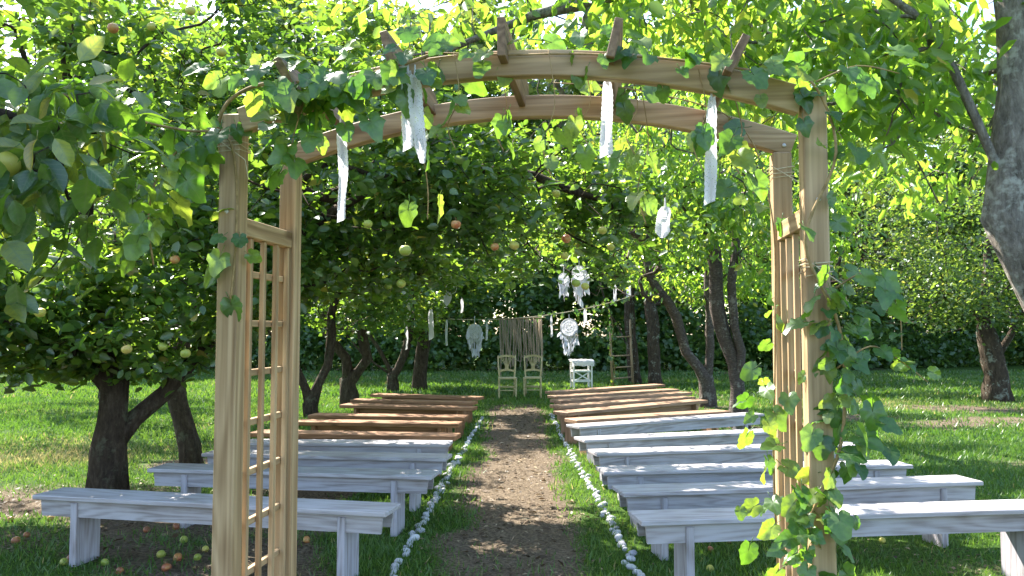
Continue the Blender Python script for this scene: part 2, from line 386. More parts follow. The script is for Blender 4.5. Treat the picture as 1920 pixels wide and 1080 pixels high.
# ------------------------------------------------------------------ trees
SPOTS = [(-6.4, 10.2, 2.8, 2.2), (-.1, 5.7, .5, .25), (.3, 6.6, .4, .3), (-.35, 7.5, .45, .2), (1.9, 5.0, .5, .2), (2.8, 7.2, .7, .3), (-2.4, 5.3, .5, .2), (-4.6, 8.2, .8, 1.0), (8.6, 16.8, 3.4, 1.3), (5.2, 20.0, 2.6, .9), (-4.6, 20.5, 2.2, 1.5), (4.4, 9.6, 1.1, .7), (6.5, 11.5, 1.4, .8), (.3, 11.6, .35, .3), (.35, 9.0, .4, .3), (-.3, 14.8, .6, .4), (7.8, 13.2, 1.2, .5), (-2.2, 22.5, 1.5, .8), (1.5, 22.5, 1.2, .5), (4.0, 5.6, .7, .4)]  # ground patches to be sunlit; leaves are removed between them and the sun
def light_gap(Pn, thr=.615, sc=1.15, keep=.05, rng=RNG):
    """openings cut in the canopy along the sun direction to make sun patches: True = leaf stays"""
    s = np.array(sdir); q = Pn - s * (Pn[:, 2:3] / s[2]); gx, gy = q[:, 0], q[:, 1]
    g_ = vnoise(gx + 43, gy + 18, sc, 2) > thr + .06 * (np.abs(gx) < 1.5)
    for (a_, b_, ra_, rb_) in SPOTS: g_ |= ((gx - a_) / ra_) ** 2 + ((gy - b_) / rb_) ** 2 < .75 + .6 * vnoise(gx, gy, 1.7, 2)
    return ~g_ | (rng.random(len(Pn)) < keep) | ((Pn[:, 2] < 2.15) & (Pn[:, 1] < 12) & (Pn[:, 0] < -1.5))
def ell(c, r, n, rng=RNG, shell=.35):
    d = unit(rng.normal(size=(n, 3))); u = rng.random(n) ** (1 / 3); u = np.maximum(u, shell * rng.random(n) ** .3)
    return np.array(c) + d * u[:, None] * np.array(r)
def grow(trunks, targets, rbase, rng, seg=.30, tip=.004, droop=.0):
    """trunks: list of polylines (first starts at the root, others branch off). Returns nodes, parents, radii, twig ids"""
    P = []; PA = []
    for ti, tp in enumerate(trunks):
        tp = [Vector(q) for q in tp]; start = None
        if ti > 0:
            start = int(np.argmin(np.linalg.norm(np.array(P) - np.array(tp[0]), axis=1)))
        prev = start
        for i in range(len(tp) - 1):
            a = tp[max(i - 1, 0)]; b = tp[i]; c = tp[i + 1]; d = tp[min(i + 2, len(tp) - 1)]
            ns = max(2, int((c - b).length / seg))
            for s in range(ns):
                if ti > 0 and i == 0 and s == 0: continue
                t = s / ns
                q = .5 * ((2 * b) + (c - a) * t + (2 * a - 5 * b + 4 * c - d) * t * t + (3 * b - a - 3 * c + d) * t ** 3)
                j = rng.normal(size=3) * rbase * .10 * (1 if i + s > 0 else 0)
                P.append((q.x + j[0], q.y + j[1], q.z + j[2])); PA.append(-1 if prev is None else prev); prev = len(P) - 1
        P.append(tuple(tp[-1])); PA.append(prev)
    n0 = len(P); buf = np.zeros((n0 + len(targets) * 14, 3)); buf[:n0] = P; n = n0
    elig = np.zeros(len(buf), bool); zmin = .9 if len(trunks) > 0 else 0
    elig[:n0] = buf[:n0, 2] > min(zmin, buf[:n0, 2].max() * .5)
    dmin = np.array([np.min(np.linalg.norm(buf[:n0] - t, axis=1)) for t in targets]); order = np.argsort(dmin)
    twigs = []
    for o in order:
        t = targets[o]; dv = t - buf[:n]; dist = np.linalg.norm(dv, axis=1)
        cost = dist + np.where(elig[:n], 0, 99) + .25 * np.maximum(-dv[:, 2], 0)
        k = int(np.argmin(cost)); a = buf[k]; d = dist[k]
        if d < .05: continue
        ns = int(min(max(2, math.ceil(d / seg)), 10)); pdir = a - buf[PA[k]] if PA[k] >= 0 else np.array((0, 0, 1.))
        pdir = pdir / max(np.linalg.norm(pdir), 1e-6)
        c1 = a + (pdir * .5 + np.array((0, 0, .25)) + rng.normal(size=3) * .2) * d * .45; prev = k
        for s in range(1, ns + 1):
            u = s / ns; q = (1 - u) ** 2 * a + 2 * u * (1 - u) * c1 + u * u * t
            if s < ns: q = q + rng.normal(size=3) * min(.05, d * .05)
            buf[n] = q; elig[n] = True; PA.append(prev); prev = n; n += 1
        twigs.append(prev)
    P = buf[:n]; PA = np.array(PA[:n]); ex = 2.3; acc = np.zeros(n)
    ch = [[] for _ in range(n)]
    for i in range(n):
        if PA[i] >= 0: ch[PA[i]].append(i)
    for i in range(n - 1, -1, -1):
        if acc[i] == 0: acc[i] = 1.0
        if PA[i] >= 0: acc[PA[i]] += acc[i]
    # parents always precede children except trunk forks, which also do
    raw = acc ** (1 / ex); root = raw[0]; kk = math.log(rbase / tip) / math.log(max(root, 1.5)); rad = tip * raw ** kk
    return P, PA, rad, ch, twigs
def skin(P, PA, rad, ch, name, mat, parent, base, flare=1.35, minr=.0, rng=RNG):
    mb = MB(); done = set(); stack = [(0, None)]
    while stack:
        s, par = stack.pop(); chain = [s]
        while ch[chain[-1]]:
            c = sorted(ch[chain[-1]], key=lambda q: -rad[q]); 
            for q in c[1:]: stack.append((q, chain[-1]))
            chain.append(c[0])
        ids = ([par] if par is not None else []) + chain
        if len(ids) < 2: continue
        rr = [rad[i] for i in ids]
        if par is not None: rr[0] = min(rad[par] * .8, rr[1] * 1.35)
        if max(rr) < minr: continue
        pts = [Vector(P[i]) - base for i in ids]
        n = 12 if max(rr) > .09 else 7 if max(rr) > .025 else 4 if max(rr) > .008 else 3
        if par is None:
            rr = [r * (1 + (flare - 1) * math.exp(-max(p.z, 0) / .18)) for r, p in zip(rr, pts)]
            pts[0].z -= .12
        k0 = len(mb.v); mb.tube(pts, rr, n, True)
        if n == 12:      # lumpy bark outline
            for q in range(k0, len(mb.v)):
                i = (q - k0) // n; c = pts[i]; v = Vector(mb.v[q]) - c
                f = 1 + .16 * math.sin(2.1 * (q - k0) % n + i * .7) * (.6 + .4 * math.sin(i * 1.7)) + rng.uniform(-.07, .07)
                mb.v[q] = tuple(c + v * f)
    return mb.obj(name, mat, parent, True)
def twig_leaf_points(P, PA, twigs, per, spread, rng, back=2):
    out = []
    for t in twigs:
        a = P[t]; b = P[PA[t]]; 
        if back > 1 and PA[PA[t]] >= 0: b = P[PA[PA[t]]] * .6 + b * .4
        u = rng.random(per) ** .7
        out.append(b + (a - b) * u[:, None] * 1.15 + rng.normal(size=(per, 3)) * np.array((spread, spread, spread * .75)))
    return np.concatenate(out)
def twig_tint(nt_, per, rng):
    n = nt_ * per; t = np.repeat(rng.beta(2, 2, nt_) * .75 + .05, per) + rng.normal(size=n) * .14
    return np.clip(t + (rng.random(n) < .012) * .6, 0, 1)
def tree(label, base, trunks, blobs, rbase, per, spread, size, lmat, bmat, T, droop=.25, W=1.0, name='apple_tree', group=None, seed=1, cat='tree', keep=None, seg=.3, updir=.9, cull=None):
    rng = np.random.default_rng(seed); b = Vector(base)
    root = thing(name, label, cat, b, 0, group)
    tg = np.concatenate([ell(c, r, n, rng) for c, r, n in blobs])
    if keep is not None: tg = tg[keep(tg)]
    P, PA, rad, ch, tw = grow(trunks, tg, rbase, rng, seg)
    skin(P, PA, rad, ch, 'trunk', M[bmat], root, b, rng=rng)
    LP = twig_leaf_points(P, PA, tw, per, spread, rng)
    tt = twig_tint(len(tw), per, rng); kp = light_gap(LP)
    if cull is not None: kp &= cull(LP)
    LP = LP[kp]; tt = tt[kp]
    cr = link('crown', leaf_mesh('crown', LP - np.array(base), size, droop, T, M[lmat], W, updir, rng, tint=tt), root); cr['kind'] = 'stuff'
    return root

def gpt(px, py): p = at_z(px, py, 0); return (p.x, p.y, 0.0)
# foliage must stay out of the view corridor over aisle and benches
def px_of(Pn):
    c, s = math.cos(PITCH), math.sin(PITCH); dx = Pn[:, 0]; dy = Pn[:, 1]; dz = Pn[:, 2] - 1.5
    f = np.maximum(dy * c + dz * s, .05); v = dz * c - dy * s
    return 960 + FPX * dx / f, 540 - FPX * v / f
def clear_under(yl):
    """keep leaves whose height clears the open space under the boughs; yl maps x/y direction to a lowest elevation"""
    def f(Pn):
        X, Y = px_of(Pn); lim = np.interp(X, [p[0] for p in yl], [p[1] for p in yl])
        return (Y < lim + RNG.normal(size=len(Y)) * 14) & (Pn[:, 1] > 1.0)
    return f
LIM_F = clear_under([(-400, 760), (300, 700), (500, 680), (600, 650), (700, 660), (800, 640), (850, 560), (1000, 545), (1920, 600)])
LIM_L = clear_under([(-400, 780), (0, 760), (90, 745), (160, 720), (300, 705), (400, 690), (470, 620), (560, 575), (700, 560), (850, 520), (1000, 545), (1150, 545), (1250, 560), (1400, 560), (1920, 600)])

BX = {}
x, y, _ = b = gpt(205, 958)
BX['near'] = tree('thick trunked apple tree behind the front left whitewashed bench', b,
    [[(x, y, 0), (x - .03, y, .5), (x + .02, y, 1.05), (x - .15, y + .1, 1.7), (x - .3, y + .1, 2.4), (x - .2, y, 3.3)],
     [(x, y, .62), (x + .38, y + .15, .95), (x + .75, y + .2, 1.45), (x + 1.3, y + .1, 2.1), (x + 2.2, y - .1, 2.7)],
     [(x, y, 1.1), (x - .5, y - .2, 1.45), (x - 1.3, y - .3, 1.75), (x - 2.0, y - .4, 1.9)]],
    [((x - .3, y, 3.2), (2.4, 1.9, 1.5), 230), ((x - 1.3, y - .3, 1.75), (1.5, 1.0, .75), 190), ((x + .5, y - .2, 1.75), (1.2, .9, .65), 150),
     ((x + 1.6, y, 2.9), (1.6, 1.4, 1.0), 150), ((x + .2, y + .3, 4.3), (2.6, 1.6, .8), 170), ((x - 1.9, y - .6, 1.35), (1.0, .7, .55), 110)], .14, 46, .115, .10, 'apple_leaf', 'apple_bark', T_FULL, .25, 1.0, seed=21, cull=LIM_L)
x, y, _ = b = gpt(362, 872)
BX['over'] = tree('slanting apple tree whose boughs hang over the aisle', b,
    [[(x, y, 0), (x - .12, y, .5), (x - .25, y + .05, 1.0), (x - .1, y, 1.7), (x + .2, y - .1, 2.6), (x + .3, y - .1, 3.4)],
     [(x - .1, y, 1.6), (x + .9, y - .5, 2.5), (x + 2.2, y - 1.2, 3.0), (x + 3.4, y - 1.7, 3.0), (x + 4.4, y - 1.9, 2.7)]],
    [((x + .2, y, 3.3), (1.9, 1.8, 1.5), 150), ((x + 3.0, y - 1.6, 2.75), (1.9, 1.5, .85), 300), ((x + 4.5, y - .9, 2.6), (1.0, 1.4, .6), 90), ((x + 1.9, y - 1.2, 2.3), (1.0, 1.2, .6), 110)], .105, 42, .11, .098,
    'apple_leaf', 'apple_bark', T_FULL, .25, seed=22, cull=LIM_L)
x, y, _ = b = gpt(585, 782)
tree('dark forked apple tree beside the leftmost brown benches', b,
    [[(x, y, 0), (x - .15, y, .5), (x - .35, y, 1.2), (x - .3, y, 2.2), (x, y, 3.2)], [(x - .05, y, .35), (x + .25, y + .1, .9), (x + .3, y + .1, 1.8), (x + .6, y, 2.8)],
     [(x - .3, y, 1.0), (x - 1.0, y, 1.7), (x - 1.6, y, 2.3)]],
    [((x, y, 3.4), (2.2, 2.0, 1.5), 260), ((x + 2.0, y, 3.0), (1.4, 1.4, .9), 130), ((x - 1, y, 2.2), (1.2, 1.2, .7), 90), ((x + .3, y + .3, 2.0), (1.8, 1.2, .6), 110)], .115, 34, .14, .11, 'apple_leaf', 'apple_bark', T_DIAM, .25, 1.15, seed=23, cull=LIM_F)
x, y, _ = b = gpt(655, 762)
tree('gnarled twisting apple tree behind the brown benches', b,
    [[(x, y, 0), (x - .05, y, .5), (x - .1, y, 1.0), (x - .5, y, 1.5), (x - .45, y, 2.1), (x - .2, y, 3.0)], [(x, y, .55), (x + .35, y, .95), (x + .2, y, 1.6), (x + .6, y, 2.6)], [(x - .1, y, .35), (x - .6, y - .2, .55), (x - 1.0, y - .3, 1.0), (x - 1.1, y - .3, 1.9)]],
    [((x, y, 3.6), (2.3, 2.0, 1.6), 260), ((x + 2.4, y, 3.2), (1.5, 1.4, .9), 130), ((x + .6, y + .6, 2.1), (1.6, 1.2, .6), 100)], .16, 34, .15, .11, 'apple_leaf', 'apple_bark', T_DIAM, .25, 1.15, seed=24, cull=LIM_F)
x, y, _ = b = gpt(735, 735)
tree('low spreading apple tree past the last brown bench', b,
    [[(x, y, 0), (x, y, .4), (x - .3, y, 1.0), (x - .8, y, 1.8), (x - .7, y, 2.8)], [(x, y, .3), (x + .3, y, .9), (x + .45, y, 1.8), (x + .5, y, 2.8)], [(x - .1, y, .5), (x - .75, y, .95), (x - 1.3, y, 1.6)]],
    [((x, y, 3.4), (2.6, 2.0, 1.7), 260), ((x + 2.2, y, 3.4), (1.4, 1.4, 1.0), 90), ((x, y + .6, 1.9), (2.2, 1.2, .8), 120)], .13, 32, .17, .13, 'apple_leaf', 'apple_bark', T_DIAM, .25, 1.15, seed=25, cull=LIM_F)
x, y, _ = b = gpt(787, 731)
tree('straight dark apple trunk near the far end of the aisle', b,
    [[(x, y, 0), (x + .02, y, .6), (x + .15, y, 1.4), (x + .3, y, 2.4), (x + .3, y, 3.4)]],
    [((x + .3, y, 3.8), (2.2, 2.0, 1.5), 200), ((x + .6, y + 1.2, 2.2), (1.6, 1.0, .8), 70)], .17, 32, .17, .13, 'apple_leaf', 'apple_bark', T_DIAM, .25, 1.15, seed=26, cull=LIM_F)
# ---- cherries on the right
LIM_R = clear_under([(0, 520), (900, 500), (1000, 490), (1100, 490), (1200, 530), (1300, 565), (1430, 575), (1500, 590), (1920, 640)])
x, y, _ = b = (3.13, 4.15, 0.0)
BX['cherry'] = tree('large rough barked cherry tree leaning in at the right edge', b,
    [[(x, y, 0), (x - .12, y, .8), (x - .32, y, 1.55), (x - .55, y, 2.1), (x - .48, y, 2.8), (x - .5, y, 3.5), (x - .6, y, 4.2)],
     [(x - .5, y, 2.05), (x - .70, y - .05, 2.6), (x - 1.0, y - .1, 3.1), (x - 1.6, y, 3.6)], [(x - .5, y, 2.5), (x + .1, y + .2, 3.0), (x + .7, y + .4, 3.7)],
     [(x - .5, y, 3.6), (x - 1.4, y + .5, 3.75), (x - 2.6, y + .9, 3.65), (x - 3.6, y + 1.2, 3.4)]],
    [((x - .6, y + .3, 3.9), (2.4, 1.8, 1.0), 200), ((x - 2.2, y + 1.2, 3.35), (2.2, 1.4, .75), 230), ((x - .2, y + 1.6, 3.2), (2.0, 1.2, .8), 150), ((x - 1.3, y + .2, 2.85), (.7, .6, .5), 26)],
    .108, 20, .13, .12, 'cherry_leaf', 'lichen_bark', T_LONG, .9, 1.05, 'cherry_tree', seed=31, updir=.3, cull=lambda Pn: (px_of(Pn)[1] < np.interp(px_of(Pn)[0], [900, 1100, 1300, 1500, 1700, 1920], [60, 120, 170, 330, 420, 480])) )
x, y, _ = b = gpt(1385, 800)
tree('cherry tree with two leaning grey stems among the whitewashed benches', b,
    [[(x, y, 0), (x + .02, y, .5), (x + .05, y, 1.2), (x - .1, y, 2.0), (x + .02, y, 3.0), (x + .1, y, 4.2)], [(x, y, .35), (x - .05, y + .1, 1.0), (x - .3, y + .1, 1.9), (x - .35, y + .1, 2.8), (x - .8, y, 3.8)]],
    [((x - .2, y, 4.4), (2.6, 2.3, 1.6), 240), ((x - 2.2, y - 2, 3.6), (1.8, 1.6, 1.0), 200), ((x - .4, y - 2.2, 3.0), (1.4, 1.2, .8), 90)], .15, 32, .18, .13, 'cherry_leaf', 'cherry_bark', T_LONG, .9, 1.05, 'cherry_tree', seed=32, updir=.3, cull=LIM_R)
x, y, _ = b = gpt(1326, 764)
tree('cherry tree dividing low into a curved and an upright stem', b,
    [[(x, y, 0), (x, y, .55), (x + .1, y, 1.2), (x + .05, y, 2.2), (x + .1, y, 3.4)], [(x, y, .5), (x - .4, y, 1.1), (x - .6, y, 1.8), (x - 1.1, y, 2.6), (x - 1.3, y, 3.4)]],
    [((x - .3, y, 4.0), (2.5, 2.2, 1.6), 220), ((x - 2.4, y - .8, 3.4), (1.5, 1.5, .9), 110), ((x - .4, y + .4, 2.5), (2.0, 1.3, .6), 110)], .15, 32, .19, .14, 'cherry_leaf', 'cherry_bark', T_LONG, .8, 1.05, 'cherry_tree', seed=33, updir=.3, cull=LIM_R)
x, y, _ = b = gpt(1230, 724)
tree('straight dark tree standing right of the ladder', b, [[(x, y, 0), (x - .05, y, 1.0), (x - .12, y, 2.2), (x - .2, y, 3.8)]],
     [((x, y, 4.6), (2.6, 2.2, 1.7), 220), ((x + .6, y + .8, 2.7), (2.2, 1.2, .7), 110)], .17, 30, .22, .16, 'cherry_leaf', 'wood_bark', T_DIAM, .6, .95, 'cherry_tree', seed=34, updir=.4, cull=LIM_R)
x, y, _ = b = gpt(1192, 719)
tree('slender brown tree behind the ladder with a branch leaning left', b, [[(x, y, 0), (x - .1, y, 1.0), (x - .15, y, 2.2), (x - .15, y, 3.8)], [(x - .05, y, .9), (x - .5, y, 1.6), (x - .95, y, 2.6), (x - 1.1, y, 3.4)]],
     [((x, y, 4.6), (2.4, 2.2, 1.6), 200)], .17, 30, .22, .16, 'cherry_leaf', 'wood_bark', T_DIAM, .6, .95, 'cherry_tree', seed=35, updir=.4, cull=LIM_R)
x, y, _ = b = gpt(1872, 752)
tree('broad yellow green tree alone on the right lawn', b, [[(x, y, 0), (x - .1, y, .9), (x - .25, y, 1.8), (x - .1, y, 3.0), (x, y, 4.5)], [(x, y, .8), (x + .5, y, 1.8), (x + 1.1, y, 2.9)], [(x - .15, y, 1.6), (x - .9, y - .2, 2.3), (x - 1.9, y - .3, 2.4)]],
     [((x, y, 4.2), (3.2, 2.4, 2.2), 320), ((x - 1.6, y - .5, 2.2), (1.5, 1.3, .8), 120), ((x + .8, y - .8, 2.0), (1.2, 1.0, .8), 90)], .24, 34, .2, .10, 'wood_leaf', 'wood_bark', T_DIAM, .4, 1.0, 'garden_tree', seed=36, cull=clear_under([(0, 500), (1600, 560), (1700, 600), (1800, 680), (1920, 640)]))
x, y, _ = b = (7.4, 20.6, 0)
tree('leafy tree on the lawn behind the right arch post', b, [[(x, y, 0), (x, y, 1.2), (x + .2, y, 2.6), (x, y, 4.5)]],
     [((x, y, 4.6), (3.4, 2.2, 2.4), 300), ((x + 1.8, y - 1, 3.0), (2.0, 1.4, 1.0), 120)], .2, 32, .24, .14, 'wood_leaf', 'wood_bark', T_DIAM, .4, 1.0, 'garden_tree', seed=37, cull=clear_under([(0, 500), (1400, 520), (1920, 590)]))
x, y, _ = b = (-6.4, 12.7, 0)
tree('apple tree in deep shade beyond the second left trunk', b, [[(x, y, 0), (x, y, .8), (x - .2, y, 2.0), (x, y, 3.6)], [(x, y, .8), (x + .6, y, 1.5), (x + 1.4, y, 2.4)]],
     [((x, y, 3.2), (2.6, 2.2, 1.9), 260), ((x + .3, y - .3, 1.75), (2.5, 1.5, .75), 170), ((x - .4, y + .3, 5.6), (3.4, 2.0, 1.3), 240)], .12, 36, .17, .11, 'apple_leaf', 'apple_bark', T_DIAM, .25, 1.15, seed=39, cull=LIM_L)
x, y, _ = b = (-9.0, 17.9, 0)
tree('apple tree at the far left edge of the orchard', b, [[(x, y, 0), (x, y, .8), (x - .2, y, 2.0), (x, y, 3.6)]],
     [((x, y, 3.4), (2.8, 2.2, 1.9), 240)], .16, 34, .2, .12, 'apple_leaf', 'apple_bark', T_DIAM, .25, 1.15, seed=38)

# ---- woodland edge closing the view
def wood_mass():
    rng = np.random.default_rng(77); P = []; Tt = []
    cx = np.arange(-44, 48, 2.3)
    for i, c in enumerate(cx):
        for row in range(3):
            x = c + rng.uniform(-1, 1); y = 31.5 + row * 3.6 + rng.uniform(-1.2, 1.2) + .012 * x * x * (abs(x) < 25)
            h = rng.uniform(11, 18) + row * 2.0
            for _ in range(16):
                z = rng.uniform(2.4, h); rr = rng.uniform(1.1, 1.9) * (1.15 - .5 * z / h)
                P.append(ell((x + rng.uniform(-1.4, 1.4), y + rng.uniform(-1.4, 1.2), z), (rr, rr, rr * .75), 150, rng, .8)); Tt.append(np.full(150, rng.uniform(.2, .75)))
    P = np.concatenate(P); Tt = np.clip(np.concatenate(Tt) + rng.normal(size=len(P)) * .16, 0, 1)
    return P, Tt
P, Tt = wood_mass(); k = light_gap(P, .68, .55); P = P[k]; Tt = Tt[k]
wd = link('woodland_canopy', leaf_mesh('woodland_canopy', P, .43, .35, T_DIAM, M['wood_leaf'], 1.0, .7, tint=Tt)); tag(wd, 'wall of tall sunlit trees closing off the garden', 'woodland', kind='stuff')
def hedge_mass():
    rng = np.random.default_rng(78); P = []; Tt = []
    for c in np.arange(-42, 46, 1.25):
        for k in range(18):
            x = c + rng.uniform(-1., 1.); y = 30.2 + .012 * x * x * (abs(x) < 25) + rng.uniform(-.5, 2.8); z = rng.uniform(.2, 3.8); r_ = rng.uniform(.7, 1.2)
            z = z if k < 10 else rng.uniform(.2, 1.3); P.append(ell((x, y, z), (r_, r_ * .8, r_ * .85), 150, rng, .85)); Tt.append(np.full(150, rng.uniform(.1, .8)))
    P = np.concatenate(P); Tt = np.clip(np.concatenate(Tt) + rng.normal(size=len(P)) * .15, 0, 1); k = P[:, 2] > .02
    return P[k], Tt[k]
P, Tt = hedge_mass()
hd = link('boundary_hedge', leaf_mesh('boundary_hedge', P, .24, .35, T_DIAM, M['hedge_leaf'], 1.1, .7, tint=Tt)); tag(hd, 'dark dense hedge along the far edge of the lawn', 'hedge', kind='stuff')
rng = np.random.default_rng(5)
wt = MB()
for c in np.arange(-42, 46, 5.3):
    x = c + rng.uniform(-1, 1); y = 33.5 + .012 * x * x * (abs(x) < 25) + rng.uniform(-1, 3); r_ = rng.uniform(.12, .26); dx = rng.uniform(-.8, .8)
    wt.tube([(x, y, -.1), (x + dx * .2, y, 2.5), (x + dx * .6, y, 5.5), (x + dx, y, 9)], [r_ * 1.2, r_, r_ * .75, r_ * .3], 8)
o = wt.obj('woodland_trunks', M['wood_bark'], None, True); tag(o, 'shaded trunks inside the far belt of trees', 'woodland', kind='stuff')

# ------------------------------------------------------------------ grass and litter
def lawn():
    rng = np.random.default_rng(9); Ps = []; Ls = []; Ws = []
    for (x0, x1, y0, y1, n, l, wd_) in ((-4.2, 5.2, 3.4, 6.5, 62000, .05, .0045), (-8.3, 8.3, 6.5, 11, 95000, .055, .007), (-13, 13, 11, 18, 95000, .065, .012), (-16, 22, 18, 30.5, 70000, .085, .026)):
        x = rng.uniform(x0, x1, n); y = rng.uniform(y0, y1, n); bb = bare(x, y)
        d = vnoise(x + 40, y, 2.2, 3)
        k = (rng.random(n) > bb * 1.18) & (rng.random(n) < .45 + d * 1.0)
        k &= np.abs(x) < y * .70 + .9
        x = x[k]; y = y[k]; n = len(x); Ps.append(np.stack([x, y, gz(x, y) - .004], -1)); Ls.append(l * rng.uniform(.5, 1.35, n) * (.6 + .7 * d[k])); Ws.append(np.full(n, wd_) * rng.uniform(.7, 1.3, n))
    P = np.concatenate(Ps); L = np.concatenate(Ls); W = np.concatenate(Ws); n = len(P)
    a = rng.random(n) * 6.283; S = np.stack([np.cos(a), np.sin(a), 0 * a], -1); ln = rng.normal(size=(n, 2)) * .45
    tip = P + np.stack([ln[:, 0] * L, ln[:, 1] * L, L], -1)
    V = np.stack([P - S * W[:, None], P + S * W[:, None], tip], 1).reshape(-1, 3); F = np.arange(n * 3).reshape(-1, 3)
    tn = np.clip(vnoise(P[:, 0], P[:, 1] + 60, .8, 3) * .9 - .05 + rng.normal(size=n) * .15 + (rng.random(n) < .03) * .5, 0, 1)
    tn = np.clip(tn + (.95 * np.exp(-((P[:, 0] + 5.9) ** 2 / 3.2 + (P[:, 1] - 9.6) ** 2 / 3.2)) + .5 * np.exp(-((P[:, 0] - 8.6) ** 2 / 8 + (P[:, 1] - 16.5) ** 2 / 1.6))) * (.5 + .5 * rng.random(n)), 0, 1)  # dry straw tint, painted in to brighten the grass in the sun patches
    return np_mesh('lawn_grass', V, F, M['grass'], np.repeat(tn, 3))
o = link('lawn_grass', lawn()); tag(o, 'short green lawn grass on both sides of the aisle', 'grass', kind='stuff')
def litter():
    rng = np.random.default_rng(10); n = 52000
    x = rng.uniform(-6, 5, n); y = 3.4 + 15 * rng.random(n) ** 1.5; b_ = bare(x, y)
    k = rng.random(n) < (b_ ** 1.5) * .75 + .02; x = x[k]; y = y[k]; n = len(x)
    P = np.stack([x, y, gz(x, y) + .006 + rng.random(n) * .008], -1)
    D = rng.normal(size=(n, 3)); D[:, 2] *= .18; N = rng.normal(size=(n, 3)) * .28; N[:, 2] += 1
    V, F = leaves(P, D, N, rng.choice([.028, .04, .055, .075], n, p=[.45, .35, .15, .05]) * rng.uniform(.8, 1.2, n), .75, T_DIAM)
    # dry straw
    ns = 24000; x = rng.uniform(-6, 5, ns); y = 3.4 + 14 * rng.random(ns) ** 1.4; k = rng.random(ns) < bare(x, y); x = x[k]; y = y[k]; ns = len(x)
    P2 = np.stack([x, y, gz(x, y) + .008], -1); D2 = rng.normal(size=(ns, 3)); D2[:, 2] *= .12; N2 = np.tile((0, 0, 1.), (ns, 1))
    V2, F2 = leaves(P2, D2, N2, rng.uniform(.06, .15, ns), .07, T_DIAM)
    t = np.concatenate([np.repeat(rng.random(n) ** 1.3, 4), np.repeat(rng.uniform(.45, .95, ns), 4)])
    return np_mesh('leaf_litter', np.concatenate([V, V2]), np.concatenate([F, F2 + len(V)]), M['litter'], t)
o = link('leaf_litter', litter()); tag(o, 'dry fallen leaves and straw strewn over the bare earth', 'leaf litter', kind='stuff')
# ------------------------------------------------------------------ timber arch
GYAW = -math.atan2(.225, 1.75); GLOC = Vector((-.006, 2.37, 0)); GW = .872; GD = .445
arch = thing('garden_arch', 'pale timber garden arch with trellis sides in the foreground', 'arch', GLOC, GYAW)
GM = Matrix.Translation(GLOC) @ Matrix.Rotation(GYAW, 4, 'Z'); GI = GM.inverted()
PW = .066
POSTS = {}
for sx in (-1, 1):
    POSTS[sx, 0] = MB().box((sx * GW, 0, 1.068), (PW, PW, 2.216), b=.004).obj('post', M['pine_z'], arch)
    POSTS[sx, 1] = MB().box((sx * GW, GD, 1.033), (PW * .94, PW * .94, 2.146), b=.004).obj('post', M['pine_z'], arch)
def arc_z(u, rise=.150, z0=2.148): return z0 + rise * (1 - (u / .86) ** 2)
def arc_beam(v, u1, th=.042, h=.078, n=36, z0=2.148):
    vs = []; fs = []; be = .003
    for i in range(n + 1):
        u = -u1 + 2 * u1 * i / n; z = arc_z(u, z0=z0); s = -2 * .150 * u / .86 ** 2; nx, nz = -s / math.hypot(1, s), 1 / math.hypot(1, s)
        for (dv, dh) in ((-th / 2, -h / 2 + be), (-th / 2, h / 2 - be), (-th / 2 + be, h / 2), (th / 2 - be, h / 2), (th / 2, h / 2 - be), (th / 2, -h / 2 + be), (th / 2 - be, -h / 2), (-th / 2 + be, -h / 2)):
            vs.append((u + nx * dh, v + dv, z + nz * dh))
    for i in range(n):
        for k in range(8): k2 = (k + 1) % 8; fs.append((i * 8 + k, (i + 1) * 8 + k, (i + 1) * 8 + k2, i * 8 + k2))
    fs += [tuple(range(8)), tuple(n * 8 + k for k in range(7, -1, -1))]
    return MB().add(vs, fs)
arc_beam(-.012, GW - PW / 2 - .001).obj('arched_beam', M['pine_x'], arch)
arc_beam(GD, GW + PW / 2 + .006).obj('arched_beam', M['pine_x'], arch)
for u in (-.64, -.335, -.012, .30, .625):
    s = -2 * .150 * u / .86 ** 2; ang = -math.atan(s) * 1.0 + u * .38
    m = Matrix.Rotation(ang, 3, 'Y'); z = arc_z(u)
    MB().box((u + math.sin(ang) * .055, GD / 2 - .005, z + .055), (.024, GD + .20, .115), m, .002).obj('rafter', M['rafter'], arch)
for sx in (-1, 1):
    yc = GD / 2; ln = GD - PW
    MB().box((sx * GW, yc, 1.832), (.044, ln - .004, .058), b=.003).obj('trellis_rail', M['pine_y'], arch)
    MB().box((sx * GW, yc, .22), (.044, ln - .004, .058), b=.003).obj('trellis_rail', M['pine_y'], arch)
    for v in (.105, .205, .305):
        MB().box((sx * (GW - .008), v, 1.026), (.016, .019, 1.55), b=.0015).obj('trellis_slat', M['pine_z'], arch)
    MB().box((sx * (GW - .008), GD - PW / 2 - .012, 1.026), (.016, .018, 1.55), b=.0015).obj('trellis_slat', M['pine_z'], arch)
    for z in np.arange(.40, 1.72, .161):
        MB().box((sx * (GW + .0095), yc, z), (.016, ln - .004, .021), b=.0015).obj('trellis_slat', M['pine_y'], arch)
for (u, v, z) in ((GW + .004, -PW / 2 - .003, 1.87), (-GW - .004, -PW / 2 - .003, 1.87), (-GW - .012, GD - .024, 2.128), (-GW + .014, GD - .024, 2.142), (GW + .008, GD - .024, 2.13)):
    MB().tube([(u, v + .004, z), (u, v, z), (u, v - .0015, z)], [.0065, .0065, .003], 8).obj('screw', M['steel'], POSTS[1 if u > 0 else -1, int(v > .2)], True)
